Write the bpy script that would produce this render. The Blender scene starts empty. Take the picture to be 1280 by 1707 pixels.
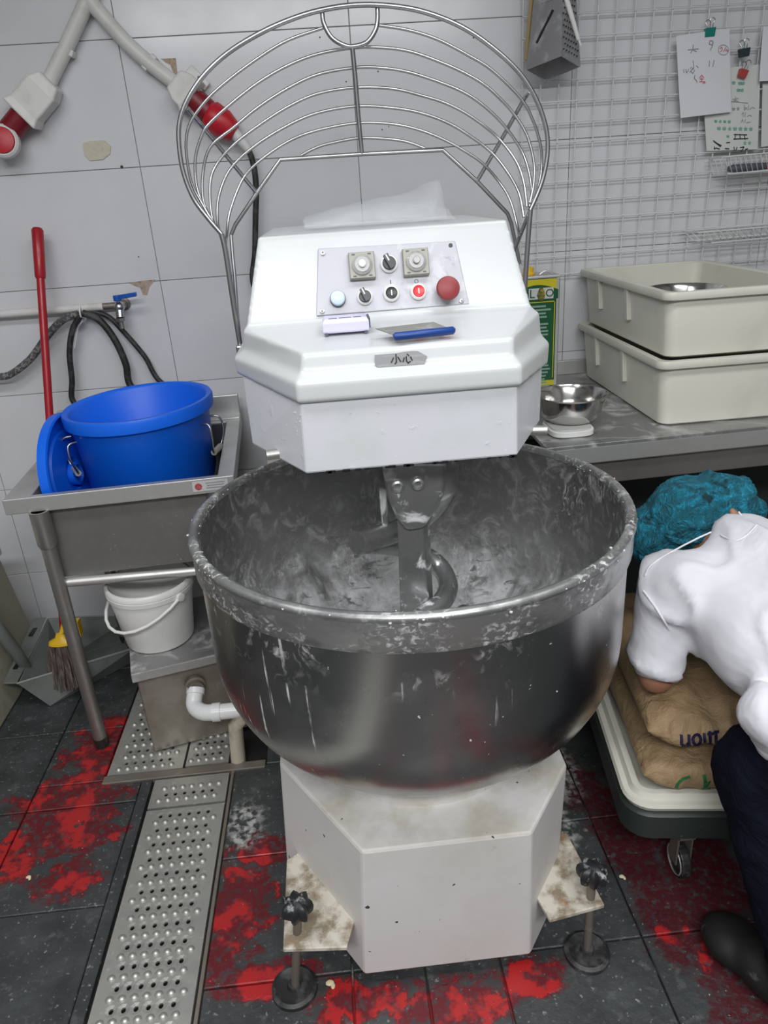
import bpy, bmesh, math, random
from mathutils import Vector, Matrix, noise as mnoise
random.seed(7)
sc = bpy.context.scene
COL = sc.collection
V = Vector
# ------------------------------------------------------------------ camera
F, PITCH, ROLL, YAW, CAMH = 1225.5, .4092, -.0677, .0549, 1.5
cp, sp, cy, sy = math.cos(PITCH), math.sin(PITCH), math.cos(YAW), math.sin(YAW)
fw = V((sy*cp, cy*cp, -sp)); r0 = V((cy, -sy, 0)); u0 = r0.cross(fw)
cr, sr = math.cos(ROLL), math.sin(ROLL)
RT = cr*r0 + sr*u0; UP = -sr*r0 + cr*u0
cam = bpy.data.objects.new('camera', bpy.data.cameras.new('camera')); COL.objects.link(cam)
m = Matrix.Identity(4)
for i in range(3):
    m[i][0], m[i][1], m[i][2] = RT[i], UP[i], -fw[i]
m[2][3] = CAMH
cam.matrix_world = m
cam.data.sensor_fit = 'VERTICAL'; cam.data.sensor_height = 24.0; cam.data.lens = 24.0*F/1707.0
cam.data.clip_start = .05
sc.camera = cam
# ------------------------------------------------------------------ light
w = bpy.data.worlds.new('world'); sc.world = w; w.use_nodes = True
w.node_tree.nodes['Background'].inputs[0].default_value = (.9, .95, 1, 1)
w.node_tree.nodes['Background'].inputs[1].default_value = .12
def area(loc, sx, sy_, e, col=(.97, .985, 1), rot=(0, 0, 0)):
    l = bpy.data.lights.new('ceiling_lamp', 'AREA'); l.shape = 'RECTANGLE'; l.size = sx; l.size_y = sy_
    l.energy = e; l.color = col
    o = bpy.data.objects.new('ceiling_lamp', l); COL.objects.link(o); o.location = loc; o.rotation_euler = rot
area((-.75, .75, 2.70), 1.2, .4, 11)
area((.85, .70, 2.70), 1.2, .4, 11)
area((.0, -1.1, 2.70), 2.4, .6, 78)
sc.view_settings.view_transform = 'Standard'; sc.view_settings.look = 'None'
sc.view_settings.exposure = .55; sc.view_settings.gamma = 1; sc.view_settings.use_curve_mapping = False

# ------------------------------------------------------------------ helpers
def ray(px, py):
    return (px-640)/F*RT - (py-853.5)/F*UP + fw
def at(px, py, x=None, y=None, z=None, P=None, N=None):
    """the point of the room on a given plane that the photograph shows at a pixel (camera solved from the wall tiles)"""
    d = ray(px, py); o = V((0, 0, CAMH))
    if P is not None: t = (P-o).dot(N)/d.dot(N)
    elif z is not None: t = (z-CAMH)/d.z
    elif y is not None: t = y/d.y
    else: t = x/d.x
    return o + d*t
class B:
    def __init__(s): s.bm = bmesh.new(); s.mi = 0
    def v(s, p): return s.bm.verts.new(p)
    def f(s, vs):
        try:
            fc = s.bm.faces.new(vs); fc.material_index = s.mi; return fc
        except ValueError: return None
    def loft(s, rings, caps=(True, True), closed=True):
        R = [[s.v(p) for p in r] for r in rings]
        n = len(R[0])
        for a, b in zip(R, R[1:]):
            for i in range(n if closed else n-1):
                s.f((a[i], a[(i+1) % n], b[(i+1) % n], b[i]))
        if caps[0]: s.f(R[0][::-1])
        if caps[1]: s.f(R[-1])
        return R
    def box(s, c, d, M=None):
        x, y, z = d[0]/2, d[1]/2, d[2]/2
        c = V(c); M = M or Matrix.Identity(3)
        q = [(-x, -y), (x, -y), (x, y), (-x, y)]
        s.loft([[c+M@V((a, b, -z)) for a, b in q], [c+M@V((a, b, z)) for a, b in q]])
    def span(s, a, b):
        a = V(a); b = V(b); s.box((a+b)/2, (abs(b.x-a.x), abs(b.y-a.y), abs(b.z-a.z)))
    def quadslab(s, pts, off):
        off = V(off); s.loft([[V(p) for p in pts], [V(p)+off for p in pts]])
    def cyl(s, p0, p1, r, r1=None, n=16, caps=(True, True)):
        s.tube([p0, p1], r, r1, n, caps)
    def tube(s, pts, r, r1=None, n=8, caps=(True, True), closed=False):
        pts = [V(p) for p in pts]; rings = []; prev = None
        L = len(pts)
        for i, p in enumerate(pts):
            if closed: t = pts[(i+1) % L]-pts[i-1]
            else: t = pts[min(i+1, L-1)]-pts[max(i-1, 0)]
            t.normalize()
            if prev is None:
                a = V((0, 0, 1)) if abs(t.z) < .9 else V((1, 0, 0))
                u = t.cross(a).normalized()
            else:
                u = prev - t*prev.dot(t)
                u = u.normalized() if u.length > 1e-6 else t.orthogonal().normalized()
            prev = u; w_ = t.cross(u)
            if isinstance(r, (list, tuple)): rr = r[i]
            else: rr = r if r1 is None else r+(r1-r)*i/(L-1)
            rings.append([p+rr*(math.cos(2*math.pi*k/n)*u+math.sin(2*math.pi*k/n)*w_) for k in range(n)])
        if closed: rings.append(rings[0]); caps = (False, False)
        s.loft(rings, caps)
    def lathe(s, prof, o=(0, 0, 0), M=None, n=32, caps=(False, False)):
        o = V(o); M = M or Matrix.Identity(3)
        s.loft([[o+M@V((r*math.cos(2*math.pi*k/n), r*math.sin(2*math.pi*k/n), z)) for k in range(n)] for r, z in prof], caps)
    def ball(s, c, r, n=12, M=None):
        if not isinstance(r, (tuple, list)): r = (r, r, r)
        c = V(c); M = M or Matrix.Identity(3); rings = []
        for i in range(1, n):
            a = math.pi*i/n
            rings.append([c+M@V((r[0]*math.sin(a)*math.cos(2*math.pi*k/(2*n)), r[1]*math.sin(a)*math.sin(2*math.pi*k/(2*n)), -r[2]*math.cos(a))) for k in range(2*n)])
        s.loft(rings)
    def poly(s, pts, off):
        s.quadslab(pts, off)
    def strokes(s, lines, fn, th, off, w_):
        """flat pen strokes: lines in a 2-D frame, fn maps (u,v) to a point"""
        for ln in lines:
            for (a, b) in zip(ln, ln[1:]):
                a2, b2 = V(a), V(b); d = b2-a2
                if d.length < 1e-6: continue
                n_ = V((-d.y, d.x)).normalized()*w_/2; e = d.normalized()*w_*.3
                q = [a2-e+n_, a2-e-n_, b2+e-n_, b2+e+n_]
                s.quadslab([fn(*p) for p in q], off)
ORG = {}
def smooth_pts(pts, k=6):
    pts = [V(p) for p in pts]; out = []
    for i in range(len(pts)-1):
        p0, p1, p2, p3 = pts[max(i-1, 0)], pts[i], pts[i+1], pts[min(i+2, len(pts)-1)]
        for j in range(k):
            t = j/k
            out.append(.5*((2*p1)+(p2-p0)*t+(2*p0-5*p1+4*p2-p3)*t*t+(3*p1-p0-3*p2+p3)*t**3))
    return out+[pts[-1]]
def link(o, parent, org):
    COL.objects.link(o); ORG[o] = V(org)
    if parent is not None:
        o.parent = parent; o.location = V(org)-ORG[parent]
    else: o.location = org
    return o
def obj(name, b, mats, parent=None, org=None, smooth=None, bevel=0, seg=2, label=None, cat=None, group=None, kind=None):
    """link a builder's shape as one mesh object; vertices are given in room coordinates"""
    me = bpy.data.meshes.new(name)
    bmesh.ops.remove_doubles(b.bm, verts=b.bm.verts, dist=1e-6)
    bmesh.ops.recalc_face_normals(b.bm, faces=b.bm.faces)
    if org is None:
        if parent is not None: org = ORG[parent]
        else:
            xs = [v.co for v in b.bm.verts]
            org = V(((min(c.x for c in xs)+max(c.x for c in xs))/2, (min(c.y for c in xs)+max(c.y for c in xs))/2, min(c.z for c in xs)))
    b.bm.to_mesh(me); b.bm.free(); me.transform(Matrix.Translation(-V(org)))
    for m_ in (mats if isinstance(mats, (list, tuple)) else [mats]): me.materials.append(m_)
    o = bpy.data.objects.new(name, me); link(o, parent, org)
    if smooth:
        for p in me.polygons: p.use_smooth = True
        me.set_sharp_from_angle(angle=math.radians(smooth))
    if bevel:
        md = o.modifiers.new('bevel', 'BEVEL'); md.width = bevel; md.segments = seg; md.limit_method = 'ANGLE'; md.angle_limit = math.radians(28)
        md.harden_normals = False
    tag(o, label, cat, group, kind)
    return o
def tag(o, label=None, cat=None, group=None, kind=None):
    if label: o['label'] = label
    if cat: o['category'] = cat
    if group: o['group'] = group
    if kind: o['kind'] = kind
def thing(name, label, cat, loc, group=None):
    o = bpy.data.objects.new(name, None); o.empty_display_size = .05
    link(o, None, V(loc)); tag(o, label, cat, group); return o
def inst(name, me, parent, loc, M=None, label=None):
    o = bpy.data.objects.new(name, me)
    link(o, parent, V(loc))
    if M is not None: o.rotation_euler = M.to_euler()
    if label: o['label'] = label
    return o
def rotz(a): return Matrix.Rotation(a, 3, 'Z')
def frame(n, up=(0, 0, 1)):
    """3x3 whose z column is n"""
    n = V(n).normalized(); u = V(up).cross(n)
    u = u.normalized() if u.length > 1e-4 else V((1, 0, 0)); w_ = n.cross(u)
    return Matrix((u, w_, n)).transposed()
def text_obj(name, body, size, M, loc, mat, parent, depth=.0006, squash=1, bold=0):
    c = bpy.data.curves.new(name, 'FONT'); c.body = body; c.size = size; c.align_x = 'CENTER'; c.align_y = 'CENTER'; c.extrude = depth; c.offset = bold
    t = bpy.data.objects.new(name, c); COL.objects.link(t)
    dg = bpy.context.evaluated_depsgraph_get(); me = bpy.data.meshes.new_from_object(t.evaluated_get(dg))
    bpy.data.objects.remove(t); bpy.data.curves.remove(c)
    if squash != 1: me.transform(Matrix.Diagonal((squash, 1, 1, 1)))
    me.transform(M.to_4x4()); me.materials.clear(); me.materials.append(mat); me.name = name
    o = bpy.data.objects.new(name, me); link(o, parent, V(loc)); return o
def remeshed(name, b, mats, parent, voxel, smooth_it=8, wrinkle=0, wscale=9, seed=0, label=None, decimate=0, stretch=(1, 1, 1)):
    """fuse overlapping limbs into one continuous skin"""
    o = obj(name, b, mats, parent, label=label)
    md = o.modifiers.new('r', 'REMESH'); md.mode = 'VOXEL'; md.voxel_size = voxel
    md = o.modifiers.new('s', 'SMOOTH'); md.factor = .5; md.iterations = smooth_it
    dg = bpy.context.evaluated_depsgraph_get(); me = bpy.data.meshes.new_from_object(o.evaluated_get(dg))
    o.modifiers.clear(); o.data = me
    if wrinkle:
        ns = [v.normal.copy() for v in me.vertices]
        for v, n_ in zip(me.vertices, ns):
            q = V((v.co.x*stretch[0], v.co.y*stretch[1], v.co.z*stretch[2]))*wscale+V((seed, 0, 0))
            d = mnoise.noise(q)+.5*mnoise.noise(q*2.1)
            d = max(0, 1-abs(d)*3.0)**1.5*.75+d*.35
            v.co += n_*d*wrinkle
    for p in me.polygons: p.use_smooth = True
    return o
def capsule(b, p0, p1, r0_, r1_, n=14):
    p0 = V(p0); p1 = V(p1)
    b.tube([p0, p1], r0_, r1_, n); b.ball(p0, r0_*1.0, 8); b.ball(p1, r1_*1.0, 8)

# ------------------------------------------------------------------ materials
def nn(nt, t, **k):
    n = nt.nodes.new(t)
    for a, b in k.items(): setattr(n, a, b)
    return n
def noise_mask(nt, vec, scale, lo, hi, detail=6, rough=.6, dist=0, stretch=None):
    if stretch:
        mp = nn(nt, 'ShaderNodeMapping'); mp.inputs['Scale'].default_value = stretch
        nt.links.new(vec, mp.inputs[0]); vec = mp.outputs[0]
    n = nn(nt, 'ShaderNodeTexNoise'); nt.links.new(vec, n.inputs['Vector'])
    n.inputs['Scale'].default_value = scale; n.inputs['Detail'].default_value = detail
    n.inputs['Roughness'].default_value = rough; n.inputs['Distortion'].default_value = dist
    r = nn(nt, 'ShaderNodeMapRange'); r.inputs[1].default_value = lo; r.inputs[2].default_value = hi
    nt.links.new(n.outputs['Fac'], r.inputs[0]); return r.outputs[0]
def zmask(nt, vec, z0, z1, ax='Z'):
    s_ = nn(nt, 'ShaderNodeSeparateXYZ'); nt.links.new(vec, s_.inputs[0])
    r = nn(nt, 'ShaderNodeMapRange'); r.inputs[1].default_value = z0; r.inputs[2].default_value = z1
    nt.links.new(s_.outputs[ax], r.inputs[0]); return r.outputs[0]
def op(nt, o_, a, b):
    n = nn(nt, 'ShaderNodeMath', operation=o_); n.use_clamp = o_ in ('MULTIPLY', 'ADD', 'SUBTRACT')
    for i, q in enumerate((a, b)):
        if isinstance(q, (int, float)): n.inputs[i].default_value = q
        else: nt.links.new(q, n.inputs[i])
    return n.outputs[0]
def mat(name, col, rough=.5, metal=0, layers=(), bump=None, alpha=None, trans=0, aniso=None, coat=0, world=False, sheen=0):
    """layers: (colour, rough, metal, mask function of (nodetree, vec))"""
    m_ = bpy.data.materials.new(name); m_.use_nodes = True; nt = m_.node_tree
    p = nt.nodes['Principled BSDF']
    vec = nn(nt, 'ShaderNodeNewGeometry').outputs['Position'] if world else nn(nt, 'ShaderNodeTexCoord').outputs['Object']
    c4 = (*col, 1)
    if not layers:
        p.inputs['Base Color'].default_value = c4; p.inputs['Roughness'].default_value = rough; p.inputs['Metallic'].default_value = metal
    else:
        cc, rr, mm = c4, rough, metal
        for lc, lr, lm, fn in layers:
            k = fn(nt, vec)
            mx = nn(nt, 'ShaderNodeMix', data_type='RGBA'); nt.links.new(k, mx.inputs[0])
            for idx, val in ((6, cc), (7, (*lc, 1))):
                if isinstance(val, tuple): mx.inputs[idx].default_value = val
                else: nt.links.new(val, mx.inputs[idx])
            cc = mx.outputs[2]
            outs = []
            for a_, b_ in ((rr, lr), (mm, lm)):
                if a_ == b_ : outs.append(a_); continue
                q = nn(nt, 'ShaderNodeMix', data_type='FLOAT'); nt.links.new(k, q.inputs[0])
                if isinstance(a_, (int, float)): q.inputs[2].default_value = a_
                else: nt.links.new(a_, q.inputs[2])
                q.inputs[3].default_value = b_; outs.append(q.outputs[0])
            rr, mm = outs
        nt.links.new(cc, p.inputs['Base Color'])
        for key, val in (('Roughness', rr), ('Metallic', mm)):
            if isinstance(val, (int, float)): p.inputs[key].default_value = val
            else: nt.links.new(val, p.inputs[key])
    if bump:
        fn, strength, dist_ = bump
        bn = nn(nt, 'ShaderNodeBump'); bn.inputs['Strength'].default_value = strength; bn.inputs['Distance'].default_value = dist_
        nt.links.new(fn(nt, vec), bn.inputs['Height']); nt.links.new(bn.outputs[0], p.inputs['Normal'])
    if alpha is not None: p.inputs['Alpha'].default_value = alpha
    if trans: p.inputs['Transmission Weight'].default_value = trans
    if coat: p.inputs['Coat Weight'].default_value = coat
    if sheen: p.inputs['Sheen Weight'].default_value = sheen
    return m_
def N(scale, lo, hi, **k): return lambda nt, v: noise_mask(nt, v, scale, lo, hi, **k)
def MUL(f1, f2): return lambda nt, v: op(nt, 'MULTIPLY', f1(nt, v), f2(nt, v))
def ADD(f1, f2): return lambda nt, v: op(nt, 'ADD', f1(nt, v), f2(nt, v))
def Z(a, b, ax='Z'): return lambda nt, v: zmask(nt, v, a, b, ax)
def blobs(lst, nscale, lo, hi, namp=.9, detail=9):
    """irregular stain: a few ellipses roughened by noise, x/y in metres"""
    def fn(nt, v):
        cur = None
        for cx, cy_, rx, ry in lst:
            mp = nn(nt, 'ShaderNodeMapping'); mp.vector_type = 'POINT'
            mp.inputs['Location'].default_value = (-cx/rx, -cy_/ry, 0); mp.inputs['Scale'].default_value = (1/rx, 1/ry, 0)
            nt.links.new(v, mp.inputs[0])
            ln = nn(nt, 'ShaderNodeVectorMath', operation='LENGTH'); nt.links.new(mp.outputs[0], ln.inputs[0])
            q = nn(nt, 'ShaderNodeMath', operation='SUBTRACT'); q.inputs[0].default_value = 1; nt.links.new(ln.outputs['Value'], q.inputs[1])
            if cur is None: cur = q.outputs[0]
            else:
                mxn = nn(nt, 'ShaderNodeMath', operation='MAXIMUM'); nt.links.new(cur, mxn.inputs[0]); nt.links.new(q.outputs[0], mxn.inputs[1]); cur = mxn.outputs[0]
        n = nn(nt, 'ShaderNodeTexNoise'); n.inputs['Scale'].default_value = nscale; n.inputs['Detail'].default_value = detail; n.inputs['Roughness'].default_value = .62
        nt.links.new(v, n.inputs['Vector'])
        a = nn(nt, 'ShaderNodeMath', operation='MULTIPLY_ADD'); nt.links.new(n.outputs['Fac'], a.inputs[0]); a.inputs[1].default_value = namp*2; a.inputs[2].default_value = -namp
        s_ = nn(nt, 'ShaderNodeMath', operation='ADD'); nt.links.new(cur, s_.inputs[0]); nt.links.new(a.outputs[0], s_.inputs[1])
        r = nn(nt, 'ShaderNodeMapRange'); r.inputs[1].default_value = lo; r.inputs[2].default_value = hi; nt.links.new(s_.outputs[0], r.inputs[0])
        return r.outputs[0]
    return fn
WHITE = (.86, .86, .84)
T = {}
T['wall_tile'] = mat('glazed wall tile', (.70, .70, .725), .16, layers=[((.63, .64, .65), .22, 0, N(3, .4, .75))])
T['grout'] = mat('grey grout', (.50, .50, .51), .8)
T['plaster'] = mat('bare plaster', (.46, .36, .28), .9, layers=[((.25, .18, .12), .9, 0, N(40, .5, .65))])
T['patch'] = mat('cream filler', (.62, .58, .46), .8, layers=[((.5, .5, .3), .8, 0, N(25, .55, .7))], bump=(N(60, .3, .7), .6, .004))
T['dark_wall'] = mat('dim grey wall', (.20, .195, .19), .6)
T['ceiling'] = mat('grey ceiling', (.62, .62, .62), .8)
RED_DARK = [(.62, 1.30, .085, .22), (.63, 1.07, .08, .14), (.57, 1.47, .07, .13), (.74, 1.2, .12, .2), (.70, .75, .1, .4), (.17, .35, .035, .55), (.45, .2, .12, .6), (-.16, .5, .05, .4), (-.30, .0, .06, .5)]
RED = [(-.78, 1.83, .16, .20), (-.84, 1.62, .18, .13), (-.80, 1.50, .17, .06), (-.76, 1.37, .10, .07), (-.92, 1.47, .08, .12), (-.33, 1.24, .09, .16), (-.29, 1.38, .09, .07), (-.25, 1.05, .14, .05), (-.36, 1.12, .04, .10),
       (-.06, .98, .14, .06), (.12, .95, .16, .06), (.29, .99, .10, .06), (.62, 1.05, .05, .045), (.66, .98, .03, .05), (.17, .30, .03, .5), (.47, .2, .08, .5)]
tile_layers = [((.025, .028, .029), .4, 0, N(9, .35, .7)), ((.12, .125, .12), .6, 0, N(26, .58, .8)),
               ((.24, .24, .23), .7, 0, N(75, .62, .72, detail=4)),
               ((.11, .006, .011), .5, 0, MUL(blobs(RED, 19, .05, .3, 1.2), N(60, .34, .5))),
               ((.060, .007, .011), .5, 0, MUL(blobs(RED_DARK, 19, .02, .3, .9), N(60, .34, .5))),
               ((.38, .015, .016), .42, 0, MUL(MUL(blobs(RED, 19, .28, .34, 1.2), N(13, .48, .56)), N(70, .24, .36))),
               ((.5, .5, .48), .8, 0, N(170, .72, .78, detail=2)),
               ((.42, .42, .40), .8, 0, MUL(blobs([(-.34, 1.48, .07, .11), (.52, 1.55, .07, .16), (.47, 1.36, .05, .1)], 30, .1, .6, .7), N(48, .44, .60, detail=8)))]
T['floor_tile'] = mat('worn dark floor tile with red paint', (.055, .06, .062), .45, layers=tile_layers, world=True,
                      bump=(ADD(blobs(RED, 14, .1, .25), N(45, .3, .8)), .35, .004))
T['floor_joint'] = mat('dirty floor joint', (.045, .04, .036), .8, layers=[((.42, .40, .36), .8, 0, N(9, .52, .66)), ((.32, .02, .02), .7, 0, blobs(RED, 14, .1, .4))], world=True)
T['pit'] = mat('drain pit', (.006, .006, .006), .8)
T['steel_plate'] = mat('worn drain steel', (.52, .52, .49), .42, .8, layers=[((.30, .29, .25), .6, .4, N(14, .45, .75)), ((.75, .75, .72), .45, .7, N(50, .62, .75)), ((.5, .01, .04), .6, 0, N(9, .735, .75, detail=3))])
T['steel'] = mat('brushed stainless steel', (.60, .60, .585), .42, .72, layers=[((.46, .45, .43), .5, .65, N(7, .45, .75)), ((.72, .72, .7), .6, .4, N(55, .66, .8))])
T['steel_leg'] = mat('worn steel tube', (.36, .345, .33), .42, .85, layers=[((.24, .22, .20), .5, .7, N(9, .45, .7))])
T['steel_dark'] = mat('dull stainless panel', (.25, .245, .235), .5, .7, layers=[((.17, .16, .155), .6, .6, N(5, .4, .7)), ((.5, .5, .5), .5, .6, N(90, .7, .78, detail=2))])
T['steel_brown'] = mat('stained steel box', (.31, .285, .25), .48, .75, layers=[((.19, .155, .12), .6, .5, N(6, .42, .7)), ((.45, .42, .38), .5, .6, N(40, .62, .8))])
T['steel_flour'] = mat('steel worktop dusted with flour', (.40, .40, .40), .45, .8, layers=[((.68, .68, .66), .8, .1, N(8, .50, .72, dist=1)), ((.2, .2, .19), .5, .7, N(18, .58, .72))])
T['chrome'] = mat('chrome wire', (.50, .50, .51), .30, 1, layers=[((.36, .36, .36), .4, .95, N(9, .5, .7))])
T['polished'] = mat('polished steel bowl', (.62, .61, .59), .16, 1)
T['paint_white'] = mat('white enamel', (.61, .63, .635), .3, layers=[((.56, .585, .58), .35, 0, N(5, .5, .8))], coat=.15)
T['paint_head'] = mat('white enamel lower head', (.68, .69, .725), .4, layers=[((.61, .64, .625), .5, 0, N(6, .5, .75)), ((.9, .9, .9), .7, 0, N(45, .68, .72))], bump=(N(35, .62, .75), .25, .004))
T['paint_base'] = mat('dusty white enamel base', (.70, .68, .67), .5, layers=[((.60, .58, .53), .6, 0, N(4, .48, .75)), ((.42, .38, .30), .7, 0, N(9, .68, .74)), ((.50, .47, .40), .7, 0, MUL(Z(.392, .398), N(11, .40, .66, detail=9))), ((.06, .05, .05), .6, 0, N(36, .735, .75, detail=2))])
T['paint_rust'] = mat('grimy white plate with rust', (.58, .54, .46), .6, layers=[((.24, .19, .13), .8, 0, N(26, .44, .62, detail=9)), ((.32, .13, .03), .8, 0, N(12, .60, .72))])
T['bowl_out'] = mat('bowl steel outside', (.40, .395, .39), .25, 1, layers=[((.50, .49, .48), .36, .95, N(5, .48, .8)),
      ((.62, .62, .60), .75, .1, MUL(N(1, .62, .68, stretch=(80, 80, 3.0), detail=3), N(5, .54, .62))), ((.60, .60, .58), .8, .1, MUL(MUL(N(26, .54, .66, dist=1.2, detail=8), N(5, .45, .6)), Z(.34, .42))),
      ((.6, .6, .58), .8, .1, N(60, .71, .74, detail=3))])
T['bowl_in'] = mat('bowl steel inside under flour', (.26, .26, .26), .40, .85, layers=[((.15, .15, .15), .5, .7, N(5, .45, .7)),
      ((.40, .40, .40), .75, .1, N(15, .50, .70, dist=1.6, detail=10, rough=.72)), ((.62, .62, .62), .85, 0, MUL(N(50, .52, .66, dist=1.6, detail=9, rough=.72, stretch=(1, 1, .55)), N(5, .47, .62))),
      ((.74, .74, .74), .9, 0, MUL(Z(.32, .03), N(10, .32, .60, dist=1.0, detail=10, rough=.7))), ((.10, .10, .10), .5, .5, MUL(Z(.34, .12), MUL(N(12, .56, .62, stretch=(1, 2.2, 3), dist=.8), N(4, .5, .6))))])
T['bowl_rim'] = mat('bowl rim with dried dough', (.42, .42, .415), .42, .85, layers=[((.20, .20, .20), .5, .7, N(10, .48, .62, detail=8, stretch=(1, 1, 2))), ((.62, .62, .60), .85, 0, MUL(N(70, .51, .63, dist=1.0, detail=8, stretch=(1, 1, 1.4)), N(8, .44, .60)))])
T['tool_steel'] = mat('grey mixing steel with flour', (.50, .50, .50), .34, .85, layers=[((.28, .28, .28), .5, .8, N(8, .45, .65)), ((.74, .74, .74), .85, 0, N(14, .55, .66, dist=1.3, detail=9))])
T['alu'] = mat('brushed aluminium control plate', (.47, .47, .51), .5, .25, layers=[((.66, .66, .70), .6, .1, MUL(N(22, .50, .62, dist=.8), Z(-.04, .10, 'X'))), ((.36, .36, .40), .5, .3, MUL(N(60, .58, .68), Z(-.04, .08, 'X')))])
T['black'] = mat('black plastic', (.012, .012, .013), .35, layers=[((.25, .25, .25), .7, 0, N(45, .70, .76))])
T['black_dusty'] = mat('black knob dusted with flour', (.015, .016, .018), .45, layers=[((.5, .5, .5), .8, 0, N(38, .56, .68))])
T['rubber'] = mat('black rubber', (.018, .018, .018), .5, layers=[((.08, .08, .08), .7, 0, N(30, .5, .7))])
T['braid'] = mat('grey braided hose', (.07, .07, .07), .6, layers=[((.22, .22, .21), .7, 0, N(120, .48, .56, detail=2))])
T['ivory'] = mat('pale ivory switch plastic', (.36, .355, .30), .4)
T['clear'] = mat('frosted dial cover', (.40, .40, .39), .15, layers=[((.28, .28, .28), .3, 0, N(60, .5, .7))])
T['white_pl'] = mat('white plastic', (.80, .80, .78), .35, layers=[((.70, .69, .66), .45, 0, N(9, .5, .8))])
T['white_paint'] = mat('painted white pipe', (.70, .69, .66), .4, layers=[((.58, .57, .53), .5, 0, N(12, .5, .7))])
T['pvc'] = mat('white pvc pipe', (.82, .82, .82), .25)
T['pvc_dirty'] = mat('dirty cream pvc pipe', (.52, .48, .38), .5, layers=[((.25, .2, .13), .7, 0, N(14, .52, .7))])
T['cream_bin'] = mat('cream crate plastic', (.66, .65, .57), .38, layers=[((.58, .57, .50), .45, 0, N(6, .5, .75))])
T['beige_bin'] = mat('beige bin plastic', (.40, .39, .31), .6, layers=[((.28, .26, .2), .7, 0, N(12, .5, .75))])
T['blue'] = mat('blue bucket plastic', (.003, .135, .80), .42, layers=[((.006, .15, .84), .48, 0, N(5, .45, .8))])
T['blue_lever'] = mat('blue lever', (.01, .09, .42), .35)
T['blue_handle'] = mat('dark blue handle', (.012, .055, .26), .4)
T['lavender'] = mat('pale lavender plastic', (.68, .66, .86), .35)
T['slot'] = mat('dark grey slot', (.10, .10, .13), .5)
T['scraper'] = mat('grey scraper blade', (.26, .265, .25), .4, .2, layers=[((.42, .42, .40), .6, .1, N(30, .58, .7))])
T['red_pole'] = mat('red broom pole', (.40, .012, .022), .3, layers=[((.30, .01, .016), .4, 0, N(14, .5, .7))])
T['red_plug'] = mat('red plug plastic', (.50, .010, .022), .4)
T['dark_red'] = mat('dark red plug body', (.20, .008, .016), .4, layers=[((.62, .55, .55), .4, 0, N(22, .62, .68))])
T['estop'] = mat('dull red mushroom button', (.27, .03, .035), .45)
T['red_btn'] = mat('red push button', (.68, .02, .03), .35)
T['yellow'] = mat('yellow plastic', (.80, .50, .02), .4)
T['bristle'] = mat('brown bristles', (.085, .06, .055), .85, layers=[((.20, .16, .14), .85, 0, N(60, .45, .6, stretch=(3, 3, .3)))])
T['grey_pan'] = mat('grey dustpan plastic', (.17, .185, .172), .45, layers=[((.09, .10, .09), .6, 0, N(6, .45, .75))])
T['pan_rim'] = mat('pale dustpan edge', (.34, .36, .34), .45)  # lighter grey than the tray, for the line along its rim
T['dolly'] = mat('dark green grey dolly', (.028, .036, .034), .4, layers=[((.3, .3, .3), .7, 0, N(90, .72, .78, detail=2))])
T['sack'] = mat('brown paper sack', (.38, .265, .145), .55, layers=[((.27, .175, .09), .6, 0, N(7, .45, .7))], bump=(N(16, .3, .7, dist=1.2, detail=7), .55, .012))
T['ink_blue'] = mat('dark violet print', (.015, .010, .05), .6)
T['ink_green'] = mat('green print', (.03, .16, .05), .6)
T['ink_black'] = mat('black ink', (.02, .02, .02), .6)
T['ink_grey'] = mat('grey pencil', (.30, .29, .32), .7)
T['ink_red'] = mat('red ink', (.55, .16, .18), .6)
T['ink_teal'] = mat('green marker ink', (.06, .32, .22), .6)
T['paper'] = mat('white paper', (.72, .73, .76), .8)
T['paper2'] = mat('laminated paper', (.66, .68, .65), .4)
T['mesh_wire'] = mat('white coated wire', (.70, .71, .70), .4)
T['grater'] = mat('dull grater steel', (.50, .50, .51), .38, .9, layers=[((.62, .62, .62), .5, .7, N(18, .5, .7))])
T['clip_green'] = mat('green clip', (.01, .22, .18), .3)
T['clip_black'] = mat('black clip', (.03, .05, .055), .3)
T['clip_red'] = mat('red clip', (.45, .06, .06), .35)
T['tin_green'] = mat('dark green printed tin', (.006, .085, .030), .35)
T['tin_yellow'] = mat('yellow printed tin', (.58, .50, .02), .35)
T['tin_olive'] = mat('olive picture on tin', (.20, .19, .03), .4, layers=[((.06, .08, .02), .4, 0, N(30, .45, .55)), ((.45, .36, .06), .4, 0, N(24, .58, .66))])
T['tin_text'] = mat('pale print', (.22, .36, .28), .5)
T['wood'] = mat('pale wooden stick', (.50, .36, .16), .6)
T['cotton'] = mat('white cotton shirt', (.66, .66, .70), .9, bump=(N(5, .3, .7, dist=.6, detail=3), .25, .02))
T['seam'] = mat('white shirt seam', (.72, .72, .74), .9)
T['navy'] = mat('dark navy trousers', (.004, .005, .012), .9, bump=(N(10, .35, .65, dist=1), .4, .02))
T['navy'].node_tree.nodes['Principled BSDF'].inputs['Specular IOR Level'].default_value = .12
T['shoe'] = mat('black work shoe', (.012, .013, .012), .5, layers=[((.10, .10, .09), .8, 0, N(22, .6, .75))])
T['shoe'].node_tree.nodes['Principled BSDF'].inputs['Specular IOR Level'].default_value = .25
T['skin'] = mat('skin', (.31, .145, .088), .55)
T['hairnet'] = mat('blue hair net', (.010, .17, .24), .75, layers=[((.015, .33, .50), .8, 0, N(16, .47, .62, dist=2.5, detail=4)), ((.006, .05, .06), .8, 0, N(14, .56, .66, dist=1.5))],
                   bump=(N(34, .35, .65, dist=3), .8, .015))
T['hair'] = mat('black hair', (.01, .009, .008), .6)
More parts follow.
